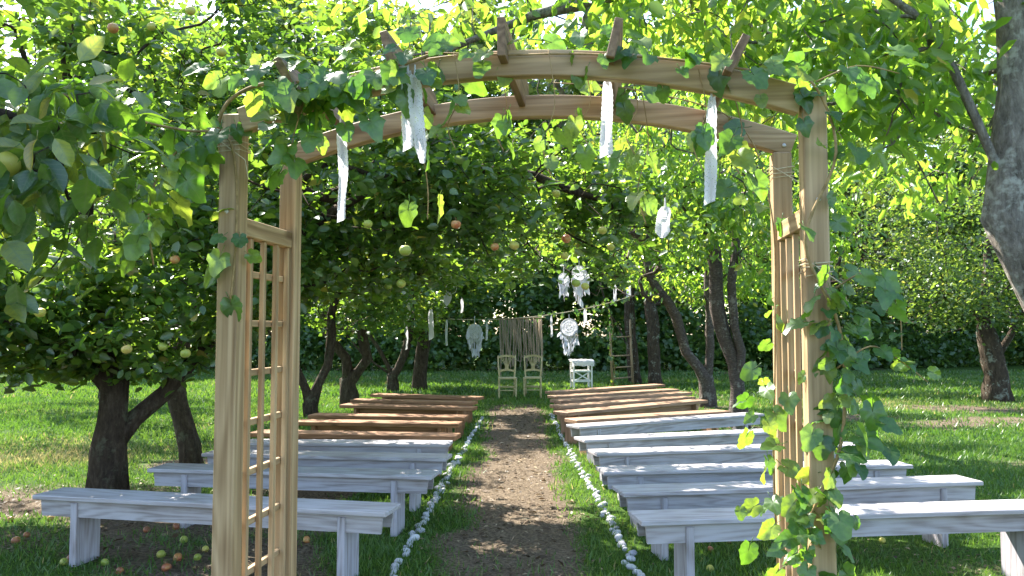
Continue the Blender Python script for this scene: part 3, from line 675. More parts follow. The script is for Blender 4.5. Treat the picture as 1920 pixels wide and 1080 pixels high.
def wrap(u, v, z, hw, turns=3):
    pts = []
    for k in range(turns * 4 + 1):
        a = k % 4; c = [(-1, -1), (1, -1), (1, 1), (-1, 1)][a]; pts.append((u + c[0] * hw, v + c[1] * hw, z + .007 * k / 2 + random.uniform(-.006, .006)))
    pts += [(u + hw * 1.6, v - hw * 1.3, z - .03), (u + hw * 1.9, v - hw * 1.3, z - .09)]
    return pts
for (u, v, z) in ((-GW, 0, 2.055), (GW, GD, 2.02), (GW, 0, 1.66)):
    MB().tube(wrap(u, v, z, .038), .0016, 4).obj('twine_tie', M['twine'], POSTS[1 if u > 0 else -1, int(v > .2)])

# ------------------------------------------------------------------ climbing vine leaves
def vine_leaf_mesh(name, lob, seed):
    rng = np.random.default_rng(seed); n = 26; out = []
    for i in range(n):
        a = -math.pi / 2 + 2 * math.pi * (i + .5) / n          # gap (sinus) at the stalk
        th = (a + math.pi / 2) / (2 * math.pi)                  # 0..1 round the leaf
        dev = abs(th - .5) * 2                                  # 0 tip .. 1 stalk
        r = .52 + .30 * max(0, 1 - dev * 3.2) + lob * .16 * math.cos(dev * math.pi * 5) * (1 - dev * .4) - .20 * max(0, dev - .86) * 6
        r *= 1 + .05 * math.sin(i * 2.6 + seed) + rng.uniform(-.025, .025)
        out.append((r * math.cos(a), r * math.sin(a)))
    oy = .30; v = [(0, 0 + oy * .0, 0)]; f = []
    for ring, sc in ((1, .55), (2, 1.0)):
        for (x, y) in out:
            X, Y = x * sc, y * sc; z = (.16 + .1 * (seed % 3)) * abs(X) ** 1.1 - (.26 + .12 * (seed % 2)) * (X * X + Y * Y) * (.6 + .4 * (Y > 0)) + .035 * math.sin(9 * X + 5 * Y + seed) + .03 * math.sin(17 * Y - 6 * X + seed * 2) * ring / 2
            v.append((X, Y, z))
    for i in range(n - 1): f.append((0, 1 + i, 2 + i))
    for i in range(n - 1): f.append((1 + i, 1 + n + i, 2 + n + i, 2 + i))
    mb = MB().add([(x, y + .36, z) for (x, y, z) in v], f)
    mb.tube([(0, .36, .0), (0, .12, .03), (0, -.16, .10), (0, -.34, .20)], [.016, .018, .018, .022], 4)
    return mb.mesh(name, M['vine_leaf'], True)
VL = [vine_leaf_mesh('vine_leaf', l, s) for l, s in ((.45, 1), (.3, 2), (.12, 3), (.22, 4), (.55, 5))]
def put_leaf(parent, inv, me, p, d, nrm, size, name='leaf'):
    d = Vector(d).normalized(); nrm = Vector(nrm); s = d.cross(nrm)
    if s.length < 1e-4: s = d.orthogonal()
    s.normalize(); nrm = s.cross(d)
    m = Matrix((s, d, nrm)).transposed().to_4x4(); m.translation = Vector(p)
    m = m @ Matrix.Scale(size, 4); o = link(name, me, parent); o.matrix_local = inv @ m; return o
def smooth_path(pts, k=6):
    pts = [Vector(p) for p in pts]; out = []
    for i in range(len(pts) - 1):
        a = pts[max(i - 1, 0)]; b = pts[i]; c = pts[i + 1]; d = pts[min(i + 2, len(pts) - 1)]
        for s in range(k):
            t = s / k; out.append(.5 * ((2 * b) + (c - a) * t + (2 * a - 5 * b + 4 * c - d) * t * t + (3 * b - a - 3 * c + d) * t ** 3))
    return out + [pts[-1]]
def strew(vine, inv, path, n, spread, size, droop=.55, bias=(0, 0, 0), rng=random):
    for _ in range(n):
        i = rng.random() * (len(path) - 1.001); k = int(i); p = path[k].lerp(path[k + 1], i - k)
        off = Vector((rng.gauss(0, 1), rng.gauss(0, 1), rng.gauss(0, .8))) * spread + Vector(bias) * rng.random()
        d = off.normalized() * .6 + Vector((rng.uniform(-.6, .6), rng.uniform(-.5, .3), -droop)) 
        nrm = Vector((rng.gauss(0, .45), -0.75 + rng.gauss(0, .5), .55 + rng.gauss(0, .35)))
        put_leaf(vine, inv, rng.choice(VL), p + off, d, nrm, size * rng.uniform(.6, 1.2))
G = lambda u, v, z: GM @ Vector((u, v, z))
RV = thing('climbing_vine', 'leafy green vine climbing the right post and arch top', 'vine', G(GW + .09, -.04, 0)); RI = Matrix.Translation(RV.location).inverted()
rv = []
post = smooth_path([G(GW + .09, -.04, 0), G(GW + .05, -.055, .4), G(GW - .03, -.06, .7), G(GW - .05, -.05, .95), G(GW + .045, -.055, 1.2), G(GW + .05, -.05, 1.5), G(GW - .04, -.06, 1.75), G(GW + .05, -.05, 2.0), G(GW - .02, -.05, 2.21), G(.70, -.05, 2.24), G(.45, -.045, arc_z(.45) + .03), G(.2, -.05, arc_z(.2) + .02), G(0, -.045, arc_z(0) + .02), G(-.25, -.045, arc_z(-.25) + .05)])
post2 = smooth_path([G(GW - .1, .2, .2), G(GW - .07, .25, .7), G(GW - .09, .18, 1.1), G(GW - .06, .28, 1.5), G(GW - .05, .36, 1.9), G(GW - .15, .38, 2.2), G(.4, .37, 2.32), G(.1, .37, 2.36)])
sprig = smooth_path([G(GW + .04, -.05, 1.40), G(GW + .13, -.04, 1.46), G(GW + .22, 0, 1.42), G(GW + .30, .02, 1.36)])
sprig2 = smooth_path([G(GW + .04, -.05, 1.62), G(GW + .12, -.07, 1.66), G(GW + .20, -.05, 1.58), G(GW + .21, -.05, 1.45)])
sprig3 = smooth_path([G(GW, -.05, 2.20), G(GW + .12, -.02, 2.25), G(GW + .24, 0, 2.23)])
mb = MB()
for p_, r_ in ((post, .006), (post2, .004), (sprig, .003), (sprig2, .003), (sprig3, .003)): mb.tube([RI @ q for q in p_], [r_ * (1 - .5 * i / len(p_)) for i in range(len(p_))], 5)
hang = [(.12, -.02, .33), (.22, .1, .20), (-.16, -.03, .24), (.55, 0, .26), (.40, .30, .40), (.36, .1, .22), (-.05, .2, .2), (.68, .2, .2)]
hp = []
for (u, v, ln) in hang:
    z = arc_z(u) - .02; q = smooth_path([G(u, v - .03, z + .05), G(u + .02, v - .05, z - ln * .35), G(u - .015, v - .04, z - ln * .7), G(u + .01, v - .05, z - ln)]); hp.append(q); mb.tube([RI @ k for k in q], .0018, 4)
mb.obj('stem', M['stem'], RV, True)
n1 = len(post)
strew(RV, RI, post[13:34], 96, .040, .054, bias=(.01, -.01, 0)); strew(RV, RI, post[16:31], 28, .028, .048); strew(RV, RI, post[34:50], 20, .045, .056); strew(RV, RI, post[48:66], 30, .05, .058); strew(RV, RI, post[64:], 16, .05, .05)
strew(RV, RI, post2[6:22], 26, .045, .056, bias=(-.04, 0, 0)); strew(RV, RI, post2[22:], 14, .05, .06)
strew(RV, RI, sprig, 11, .015, .042); strew(RV, RI, sprig2, 12, .03, .05); strew(RV, RI, sprig3, 12, .05, .06)
for q in hp: strew(RV, RI, q[6:], 4, .018, .062, droop=1.2)
LV = thing('climbing_vine', 'vine with dark lobed leaves draped over the arch top left', 'vine', G(-GW - .03, .06, 0)); LI = Matrix.Translation(LV.location).inverted()
lp = smooth_path([G(-GW - .03, .06, 0), G(-GW + .02, .05, .8), G(-GW - .03, .05, 1.5), G(-GW - .045, .01, 2.0), G(-GW - .02, -.05, 2.17), G(-.78, -.06, 2.25), G(-.6, -.06, arc_z(-.6) + .03), G(-.42, -.06, arc_z(-.42) + .01), G(-.2, -.05, arc_z(-.2) + .045)])
lp2 = smooth_path([G(-1.35, -.15, 2.22), G(-1.15, -.1, 2.15), G(-1.0, -.06, 2.12), G(-GW, -.05, 2.1), G(-.84, -.045, 1.95), G(-.84, -.045, 1.75), G(-.85, -.05, 1.6)])
lp3 = smooth_path([G(-.62, -.06, 2.22), G(-.63, -.08, 2.14), G(-.65, -.08, 2.06), G(-.64, -.08, 2.02)])
lp4 = smooth_path([G(-GW - .1, -.02, 2.12), G(-1.05, -.1, 2.0), G(-1.08, -.12, 1.85), G(-1.06, -.12, 1.7)])
lp5 = smooth_path([G(-.30, .1, 2.26), G(-.29, .08, 2.1), G(-.27, .08, 1.95), G(-.27, .08, 1.85)])
mb = MB()
for p_, r_ in ((lp, .006), (lp2, .004), (lp3, .002), (lp4, .003), (lp5, .0018)): mb.tube([LI @ q for q in p_], r_, 5)
mb.obj('stem', M['stem'], LV, True)
strew(LV, LI, lp[30:46], 76, .055, .068, bias=(0, -.03, -.02)); strew(LV, LI, lp2[:18], 34, .06, .07); strew(LV, LI, lp2[20:], 8, .025, .065)
strew(LV, LI, lp3, 24, .045, .064); strew(LV, LI, lp4, 24, .05, .08, droop=1.0); strew(LV, LI, lp5, 7, .02, .07, droop=1.2); strew(LV, LI, lp[44:], 10, .05, .06)

# ------------------------------------------------------------------ near apple bough entering top left
def big_apple_leaf(name, seed):
    rng = np.random.default_rng(seed); n = 7; v = []; f = []
    prof = [0, .62, .92, 1.0, .88, .58, 0]; wv = .30
    for i in range(n):
        y = i / (n - 1); wd_ = prof[i] * wv * rng.uniform(.92, 1.06); cz = -.30 * (y - .3) ** 2 + .02 * math.sin(6 * y + seed)
        v += [(-wd_, y, cz + wd_ * (.35 + .12 * math.sin(5 * y + seed))), (-wd_ * .5, y, cz + wd_ * .15), (0, y, cz), (wd_ * .5, y, cz + wd_ * .15), (wd_, y, cz + wd_ * (.35 + .12 * math.cos(4 * y + seed)))]
    for i in range(n - 1):
        for k in range(4): f.append((i * 5 + k, i * 5 + k + 1, i * 5 + 6 + k, i * 5 + 5 + k))
    mb = MB().add(v, f); mb.tube([(0, .02, 0), (0, -.1, .02), (0, -.22, .06)], [.014, .014, .02], 4)
    return mb.mesh(name, M['big_apple_leaf'], True)
AL = [big_apple_leaf('apple_leaf', s) for s in range(4)]
bx, by = -2.75, 2.6
NB = thing('apple_tree', 'apple tree outside the left edge reaching a leafy bough in', 'tree', (bx, by, 0)); NI = Matrix.Translation((bx, by, 0)).inverted()
rng = np.random.default_rng(64)
tr = [[(bx, by, 0), (bx - .05, by, .7), (bx + .05, by, 1.5), (bx + .1, by - .1, 2.4), (bx, by, 3.4)], [(bx + .05, by, 1.5), (bx + .5, by - .2, 2.0), (bx + 1.1, by - .4, 2.12), (bx + 1.62, by - .45, 2.05)], [(bx + .05, by, 1.3), (bx + .5, by - .3, 1.7), (bx + 1.1, by - .5, 1.75)]]
tg = np.concatenate([ell((bx + 1.28, by - .55, 1.93), (.55, .40, .34), 90, rng, .3), ell((bx + .95, by - .4, 1.72), (.42, .4, .26), 60, rng, .3), ell((bx + .1, by, 3.4), (1.5, 1.4, .8), 110, rng)])
tg = tg[px_of(tg)[0] < 345]
P, PA, rad, ch, tw = grow(tr, tg, .12, rng, .12, .0022)
skin(P, PA, rad, ch, 'trunk', M['apple_bark'], NB, Vector((bx, by, 0)), rng=rng)
LPn = twig_leaf_points(P, PA, tw, 11, .06, rng)
X, Yp = px_of(LPn); vis = (X > -60) & (Yp > -80) & (LPn[:, 1] > .6)
far = LPn[~vis]; nearp = LPn[vis & (X < np.interp(Yp, [0, 150, 420, 560], [150, 340, 340, 230])) & (Yp < 570)]
far2 = twig_leaf_points(P, PA, [t for t in tw if P[t][2] > 2.5], 40, .14, rng); fx, fy = px_of(far2); far2 = far2[(fx < -40) | (fy < -60)]
rng.shuffle(nearp); nearp = nearp[np.argsort(nearp[:, 1])]
far = np.concatenate([far, nearp[290:]])
o = link('crown', leaf_mesh('crown', np.concatenate([far, far2]) - np.array((bx, by, 0)), .085, .3, T_FULL, M['apple_leaf'], 1.0, .8, rng), NB); o['kind'] = 'stuff'
for p in nearp[:290]:
    d = (random.gauss(0, .5), random.gauss(0, .5), -.55 + random.gauss(0, .4)); put_leaf(NB, NI, random.choice(AL), p, d, (random.gauss(0, .4), -.55 + random.gauss(0, .5), .75), random.uniform(.062, .105))

# ------------------------------------------------------------------ apples
def apple_mesh(mat, r=.038):
    v = []; f = []; n = 14; rows = 9
    for i in range(rows + 1):
        t = math.pi * i / rows; R_ = math.sin(t) * (1 + .08 * math.cos(t)) ; z = math.cos(t) * .92 - .22 * math.exp(-(t / .35) ** 2) + .16 * math.exp(-((math.pi - t) / .35) ** 2)
        for k in range(n): a = 6.2832 * k / n; v.append((r * R_ * math.cos(a) * (1 + .03 * math.cos(2 * a)), r * R_ * math.sin(a), r * z))
    for i in range(rows):
        for k in range(n): k2 = (k + 1) % n; f.append((i * n + k, (i + 1) * n + k, (i + 1) * n + k2, i * n + k2))
    mb = MB().add(v, f); mb.tube([(0, 0, r * .6), (.002, 0, r * 1.0), (.006, 0, r * 1.45)], .0016, 4); return mb.mesh('apple', M[mat], True)
AP = {k: apple_mesh('apple_' + k) for k in ('yellow', 'green', 'red', 'rot')}
hangs = [('over', 760, 470, 4.35, 'green'), ('over', 855, 421, 5.6, 'red'), ('over', 928, 463, 6.0, 'red'), ('over', 964, 460, 6.2, 'yellow'), ('over', 1062, 448, 6.6, 'red'), ('over', 1043, 363, 6.2, 'yellow'), ('over', 1130, 432, 6.4, 'yellow'),
         ('over', 1145, 463, 6.7, 'yellow'), ('over', 1080, 531, 6.6, 'green'), ('over', 1097, 537, 6.4, 'yellow'), ('over', 1059, 480, 6.6, 'yellow'), ('over', 905, 228, 5.2, 'green'), ('over', 690, 420, 5.6, 'green'), ('over', 728, 537, 7.5, 'green'),
         ('over', 752, 532, 6.6, 'green'), ('near', 238, 655, 5.2, 'yellow'), ('near', 75, 586, 4.9, 'yellow'), ('near', 328, 487, 5.8, 'red'), ('near', 348, 663, 5.6, 'green'), ('near', 305, 650, 5.8, 'green'), ('near', 212, 53, 5.0, 'red'), ('near', 284, 50, 5.6, 'yellow'), ('near', 357, 20, 5.2, 'yellow'),
         ('near', 415, 98, 5.3, 'yellow'), ('near', 3, 470, 5.0, 'red'), ('near', 120, 500, 5.2, 'green'), ('bough', 8, 308, 1.95, 'yellow'), ('cherry', 822, 66, 5.0, 'green')]
for (t, px, py, Y, c) in hangs:
    par = NB if t == 'bough' else BX['over' if t == 'cherry' else t]; o = link('apple', AP[c], par); o.location = at_y(px, py, Y) - par.location
    o.rotation_euler = (random.gauss(0, .25), random.gauss(0, .25), random.random() * 6); s = random.uniform(.85, 1.08); o.scale = (s, s, s)
def on_ground(o, x, y, dz): o.location = (x, y, float(gz(np.array([x]), np.array([y]))[0]) + dz)
fall = [(120, 1051, 'green'), (134, 1045, 'rot'), (197, 1052, 'green'), (302, 1038, 'green'), (333, 1044, 'red'), (312, 1062, 'rot'), (385, 1028, 'yellow'), (370, 1043, 'green'), (50, 1000, 'rot'), (30, 1010, 'rot'), (95, 968, 'red'), (262, 915, 'green'), (400, 920, 'green'), (275, 990, 'rot'), (330, 985, 'rot'), (140, 1000, 'rot'),
        (20, 970, 'rot'), (575, 1010, 'red'), (225, 1068, 'rot'), (1331, 1061, 'yellow'), (1332, 1024, 'rot'), (1654, 1008, 'yellow'), (440, 900, 'green'), (345, 1010, 'green')]
FLU = {(120, 1051): 'fallen green apple just left of the front left bench leg', (197, 1052): 'fallen green apple just right of the front left bench leg', (302, 1038): 'fallen green apple beneath the middle of the front left bench', (385, 1028): 'fallen yellow apple under the front left bench beside the left arch post', (370, 1043): 'green fallen apple nearest the foot of the left arch post',
       (262, 915): 'green fallen apple behind the front left bench near the trunk', (400, 920): 'green fallen apple behind the bench, next to the left arch post', (440, 900): 'fallen green apple seen through the left trellis', (345, 1010): 'fallen green apple in the shade under the front left bench', (333, 1044): 'reddish yellow fallen apple among green ones at lower left',
       (95, 968): 'reddish fallen apple beyond the left end of the front bench', (575, 1010): 'reddish fallen apple right of the left trellis', (1331, 1061): 'yellow fallen apple on the lawn under the front right bench', (1654, 1008): 'yellow fallen apple on the right lawn behind the front right bench', (1332, 1024): 'brown red fallen apple on the right lawn under the front bench'}
FL = {'green': 'fallen green apple in the litter under the apple tree', 'yellow': 'fallen yellow apple lying in the grass', 'red': 'fallen reddish apple lying on bare earth by the left benches', 'rot': 'rotting brown red apple on the ground at lower left'}
for (px, py, c) in fall:
    p = at_z(px, py, .03); o = tag(link('fallen_apple', AP[c]), FLU.get((px, py), FL[c]), 'apple', 'apples fallen on the ground'); on_ground(o, p.x, p.y, .016); o.rotation_euler = (random.random() * 6, random.random() * 6, random.random() * 6); s = random.uniform(.6, .85); o.scale = (s, s, s)

# ------------------------------------------------------------------ benches
def bench(a, b, label, style, group, hgt=.45):
    pa = at_z(a[0], a[1], hgt); pb = at_z(b[0], b[1], hgt); mid = (pa + pb) / 2; dv = pb - pa; L = math.hypot(dv.x, dv.y)
    t = thing('bench', label, 'bench', (mid.x, mid.y, 0), math.atan2(dv.y, dv.x) + random.gauss(0, .004), group)
    W = {'white': ('wash_x', 'wash_z'), 'brown': ('brown_x', 'brown_z'), 'tan': ('tan_x', 'tan_z')}[style]; mx, mz = M[W[0]], M[W[1]]
    if style == 'white':
        sw, th = .275, .03
        MB().box((0, 0, hgt - th / 2), (L, sw, th), b=.005).obj('seat', mx, t)
        for s in (-1, 1):
            # apron board with slanted ends
            h = .105; zt = hgt - th - .001; x1 = L / 2 - .035; x2 = L / 2 - .085; y0 = s * .088; e = .011; vs = []
            for yy in (y0 - e, y0 + e): vs += [(-x1, yy, zt), (x1, yy, zt), (x2 + .04, yy, zt - h), (-x2 - .04, yy, zt - h)]
            MB().add(vs, [(0, 1, 2, 3), (7, 6, 5, 4), (0, 4, 5, 1), (1, 5, 6, 2), (2, 6, 7, 3), (3, 7, 4, 0)]).obj('apron', mx, t)
        for s in (-1, 1):
            MB().box((s * (L / 2 - .29), 0, (hgt - th - .03) / 2 - .0165), (.048, .222, hgt - th + .03), b=.004).obj('leg', mz, t)
    else:
        sw, th = .30, .048
        MB().box((0, 0, hgt - th / 2), (L, sw, th), b=.006).obj('seat', mx, t)
        MB().box((0, 0, hgt - th - .0615), (L - .5, .04, .12), b=.004).obj('stretcher', mx, t)
        for s in (-1, 1):
            h = hgt - th + .03; xc = s * (L / 2 - .23); vs = []
            for xx in (xc - .022, xc + .022): vs += [(xx, -.11, h - .031), (xx, .11, h - .031), (xx, .15, -.03), (xx, -.15, -.03)]
            MB().add(vs, [(0, 1, 2, 3), (7, 6, 5, 4), (0, 4, 5, 1), (1, 5, 6, 2), (2, 6, 7, 3), (3, 7, 4, 0)]).obj('leg', mz, t)
            m = Matrix.Rotation(s * R(48), 3, 'Y'); MB().box((xc - s * .14, .045, hgt - th - .135), (.36, .03, .05), m, .003).obj('brace', mx, t)
    return t
ordn = ['front', 'second', 'third', 'fourth', 'fifth', 'sixth']
LW = [((88, 921), (740, 951)), ((295, 873), (817, 887)), ((392, 846), (842, 855)), ((462, 826), (846, 829))]
LB = [((478, 808), (859, 815)), ((558, 788), (864, 792)), ((585, 776), (875, 780)), ((645, 757), (890, 763)), ((664, 748), (891, 753)), ((702, 738), (902, 744))]
RW = [((1190, 967), (1985, 943)), ((1158, 917), (1818, 896)), ((1124, 879), (1694, 867)), ((1110, 846), (1605, 831)), ((1086, 822), (1508, 803)), ((1074, 798), (1418, 774))]
RB = [((1070, 786), (1357, 769)), ((1051, 772), (1313, 749)), ((1042, 760), (1292, 743)), ((1041, 750), (1287, 735)), ((1035, 742), (1264, 729)), ((1032, 734), (1237, 720))]
for i, (a, b) in enumerate(LW): bench(a, b, f'whitewashed plank bench left of the aisle, {ordn[i]} from the camera', 'white', 'whitewashed benches left of the aisle')
for i, (a, b) in enumerate(LB): bench(a, b, f'brown timber bench left of the aisle, {["nearest", "second", "third", "fourth", "fifth", "farthest"][i]} of the brown ones', 'brown', 'brown benches left of the aisle', .44)
for i, (a, b) in enumerate(RW): bench(a, b, f'whitewashed plank bench right of the aisle, {ordn[i]} from the camera', 'white', 'whitewashed benches right of the aisle')
for i, (a, b) in enumerate(RB): bench(a, b, f'pale brown timber bench right of the aisle, {["nearest", "second", "third", "fourth", "fifth", "farthest"][i]} of the brown ones', 'tan', 'brown benches right of the aisle', .44)

# ------------------------------------------------------------------ edging stones
def stone_mesh(seed):
    rng = np.random.default_rng(seed); bm = bmesh.new(); bmesh.ops.create_icosphere(bm, subdivisions=2, radius=1.0)
    ax = [Vector(unit(rng.normal(size=3))) for _ in range(7)]; dd = rng.uniform(.62, .9, 7)
    for q in bm.verts:
        for a_, d_ in zip(ax, dd):
            e = q.co.dot(a_) - d_
            if e > 0: q.co -= a_ * e * .85
        q.co *= 1 + rng.uniform(-.03, .03)
    me = bpy.data.meshes.new('stone'); bm.to_mesh(me); bm.free(); me.materials.append(M['stone']); me.polygons.foreach_set('use_smooth', [True] * len(me.polygons)); return me
ST = [stone_mesh(s) for s in range(8)]
def stone_row(pix, label, group):
    pts = [at_z(px, py, 0) for px, py in pix]; i = 0; seg = 0; d = 0.0
    tot = sum((pts[k + 1] - pts[k]).length for k in range(len(pts) - 1)); s = 0.0
    while s < tot:
        q = s; k = 0
        while q > (pts[k + 1] - pts[k]).length and k < len(pts) - 2: q -= (pts[k + 1] - pts[k]).length; k += 1
        p = pts[k].lerp(pts[k + 1], q / (pts[k + 1] - pts[k]).length); a = random.uniform(.018, .040)
        o = tag(link('edging_stone', random.choice(ST)), label, 'stone', group); o.scale = (a * random.uniform(.8, 1.1), a * random.uniform(.8, 1.2), a * random.uniform(.6, .85)); o.rotation_euler = (random.gauss(0, .25), random.gauss(0, .25), random.random() * 6.28)
        on_ground(o, p.x + random.gauss(0, .016), p.y, .008); s += a * random.uniform(1.9, 3.0)
        if random.random() < .06: s += .08
stone_row([(728, 1110), (742, 1070), (768, 1020), (788, 985), (812, 945), (834, 903), (856, 865), (872, 840), (888, 812), (905, 783)], 'whitish stone in the row edging the left side of the aisle', 'stones edging the aisle on the left')
stone_row([(1215, 1105), (1190, 1065), (1166, 1022), (1148, 985), (1124, 940), (1103, 905), (1085, 875), (1070, 848), (1052, 815), (1033, 777)], 'whitish stone in the row edging the right side of the aisle', 'stones edging the aisle on the right')

# ------------------------------------------------------------------ ribbons of lace
def ribbon(px, y0, y1, Y, wpx, label, twist=.5, n=64, mat='lace', lean=0, group='lace ribbons hanging from the arch', tip=False):
    top = at_y(px, y0, Y); bot = at_y(px + lean, y1, Y); wd_ = wpx / FPX * Y / 2; L = (top - bot).length
    t = thing('lace_ribbon', label, 'ribbon', top, 0, group); V = []; F_ = []; ph = random.random() * 6
    for i in range(n + 1):
        u = i / n; a = .6 * twist * math.sin(u * 3.1 + ph) + .12 * math.sin(u * 11 + ph); c = (bot - top) * u + Vector((.012 * L * (math.sin(u * 5 + ph) - math.sin(ph)), .02 * L * (math.sin(u * 4 + ph) - math.sin(ph)), 0))
        ww = wd_ * (1 + .05 * math.cos(i * math.pi / 2)) * (.55 + .45 * min(1, u * 6)) * ((1 - max(0, u - .8) * 3.2) if tip else 1)
        for k in (-1, -.33, .33, 1): V.append(c + Vector((math.cos(a) * k * ww, math.sin(a) * k * ww + .012 * math.cos(k * 4 + u * 6), (.5 * ww * k if i == n and not tip else 0))))
    for i in range(n):
        for k in range(3): F_.append((i * 4 + k, i * 4 + k + 1, i * 4 + 5 + k, i * 4 + 4 + k))
    ls = MB().add(V, F_).obj('lace_strip', M[mat], t, True)
    MB().tube([(0, 0, .03), (0, 0, 0), (0, .002, -.01)], [.002, .004, .006], 6).obj('knot', M['cloth'], ls)
    return t
ribbon(638, 236, 414, 2.42, 17, 'narrow lace ribbon under the left arch rafter', .5, lean=6)
ribbon(765, 132, 280, 2.36, 24, 'short wide lace ribbon, left one of the pair on the arch', .6, lean=4)
ribbon(778, 140, 306, 2.33, 27, 'broad lace ribbon, right one of the pair on the arch', .4, lean=14, tip=True)
ribbon(1138, 150, 292, 2.40, 24, 'lace ribbon hanging under the arch right of its top', .6)
ribbon(1334, 182, 380, 2.28, 22, 'long lace ribbon hanging near the right arch post', .35, lean=-5)
ribbon(1247, 388, 446, 2.6, 26, 'small pointed lace scrap dangling from a twig below the arch', .4, lean=-6, tip=True, group=None)
for (px, y0, y1, Y, wp, lab) in ((733, 500, 540, 11, 10, 'short lace strip in the apple boughs left of the aisle'), (765, 545, 600, 16, 7, 'thin lace ribbon hanging by the gnarled apple trunk'), (808, 580, 636, 15, 10, 'pale feathery lace ribbon hanging over the far left benches'), (762, 610, 655, 17, 4, 'thread like ribbon low in the left apple boughs'),
        (838, 600, 648, 19, 4, 'thin ribbon left of the smaller dreamcatcher'), (913, 605, 638, 19, 4, 'thin ribbon right of the smaller dreamcatcher'), (866, 560, 586, 17, 5, 'little ribbon under the hoop with a feather'), (1034, 592, 632, 20, 4, 'thin ribbon on the rope right of the curtain'), (1097, 580, 606, 20, 6, 'short ribbon on the rope right of the large dreamcatcher'), (1153, 530, 565, 22, 6, 'pale lace ribbon left of the ladder tree'), (1179, 515, 556, 22, 9, 'pale lace ribbon on the ladder tree trunk'), (1220, 596, 680, 22.2, 6, 'long pale ribbon along the dark trunk right of the ladder')):
    ribbon(px, y0, y1, Y, wp, lab, .4, 14, 'cloth', group='ribbons hanging in the trees')

# ------------------------------------------------------------------ rope, curtain, dreamcatchers
ra = at_y(840, 598, 20.2); rb = at_y(1183, 556, 22.6)
rp = []
for i in range(25):
    u = i / 24; p = ra.lerp(rb, u); p.z -= .28 * 4 * u * (1 - u) * .8; rp.append(p)
rg = thing('garland_rope', 'rope line with ivy sprigs strung between trees above the chairs', 'rope', ra)
MB().tube([p - ra for p in rp], .012, 6).obj('cord', M['rope'], rg, True)
Irg = Matrix.Translation(ra).inverted()
def rope_at(px):
    return min(rp, key=lambda p: abs(960 + FPX * p.x / p.y - px))
for i in range(60):
    k = random.choice(list(range(12, 25)) * 2 + list(range(0, 12))); p = rp[k] + Vector((random.uniform(-.12, .12), random.gauss(0, .05), random.gauss(-.02, .05)))
    put_leaf(rg, Irg, random.choice(VL), p, (random.gauss(0, .6), -.2, -.4), (0, -.7, .5), random.uniform(.06, .11))
# macrame curtain
cy = 20.35; c0 = at_y(936, 600, cy); c1 = at_y(1018, 597, cy)
mc = thing('macrame_curtain', 'beige macrame curtain hanging behind the two chairs', 'curtain', (c0 + c1) / 2); O = mc.location.copy(); wd_ = c1.x - c0.x
MB().tube([c0 - O + Vector((-.06, 0, .02)), c1 - O + Vector((.06, 0, .02))], .016, 8).obj('rod', M['old_z'], mc)
for i in range(17):
    x = -wd_ / 2 + wd_ * (i + .5) / 17 + random.gauss(0, .006); ln = random.uniform(.92, 1.22) + (.2 if i in (0, 16) else 0); hw = wd_ / 17 * random.uniform(.34, .5); V = []; F_ = []; ph = random.random() * 6
    for k in range(13):
        u = k / 12; z = -ln * u; ww = hw * (1 - .25 * u + .15 * math.sin(u * 9 + ph))
        for j, s in enumerate((-1, -.3, .3, 1)): V.append((x + s * ww + .012 * math.sin(u * 6 + ph), .022 * math.cos(s * 2.4) + .02 * math.sin(u * 5 + ph), z))
    for k in range(12):
        for j in range(3): F_.append((k * 4 + j, k * 4 + j + 1, k * 4 + 5 + j, k * 4 + 4 + j))
    st = MB().add(V, F_).obj('strand', M['macrame'], mc, True)
    tm = MB()
    for q in range(4): tm.tube([(x + random.gauss(0, hw * .5), .02, -ln + .04), (x + random.gauss(0, hw), .02, -ln - random.uniform(.03, .14))], .006, 4)
    tm.obj('tassel', M['macrame'], st)

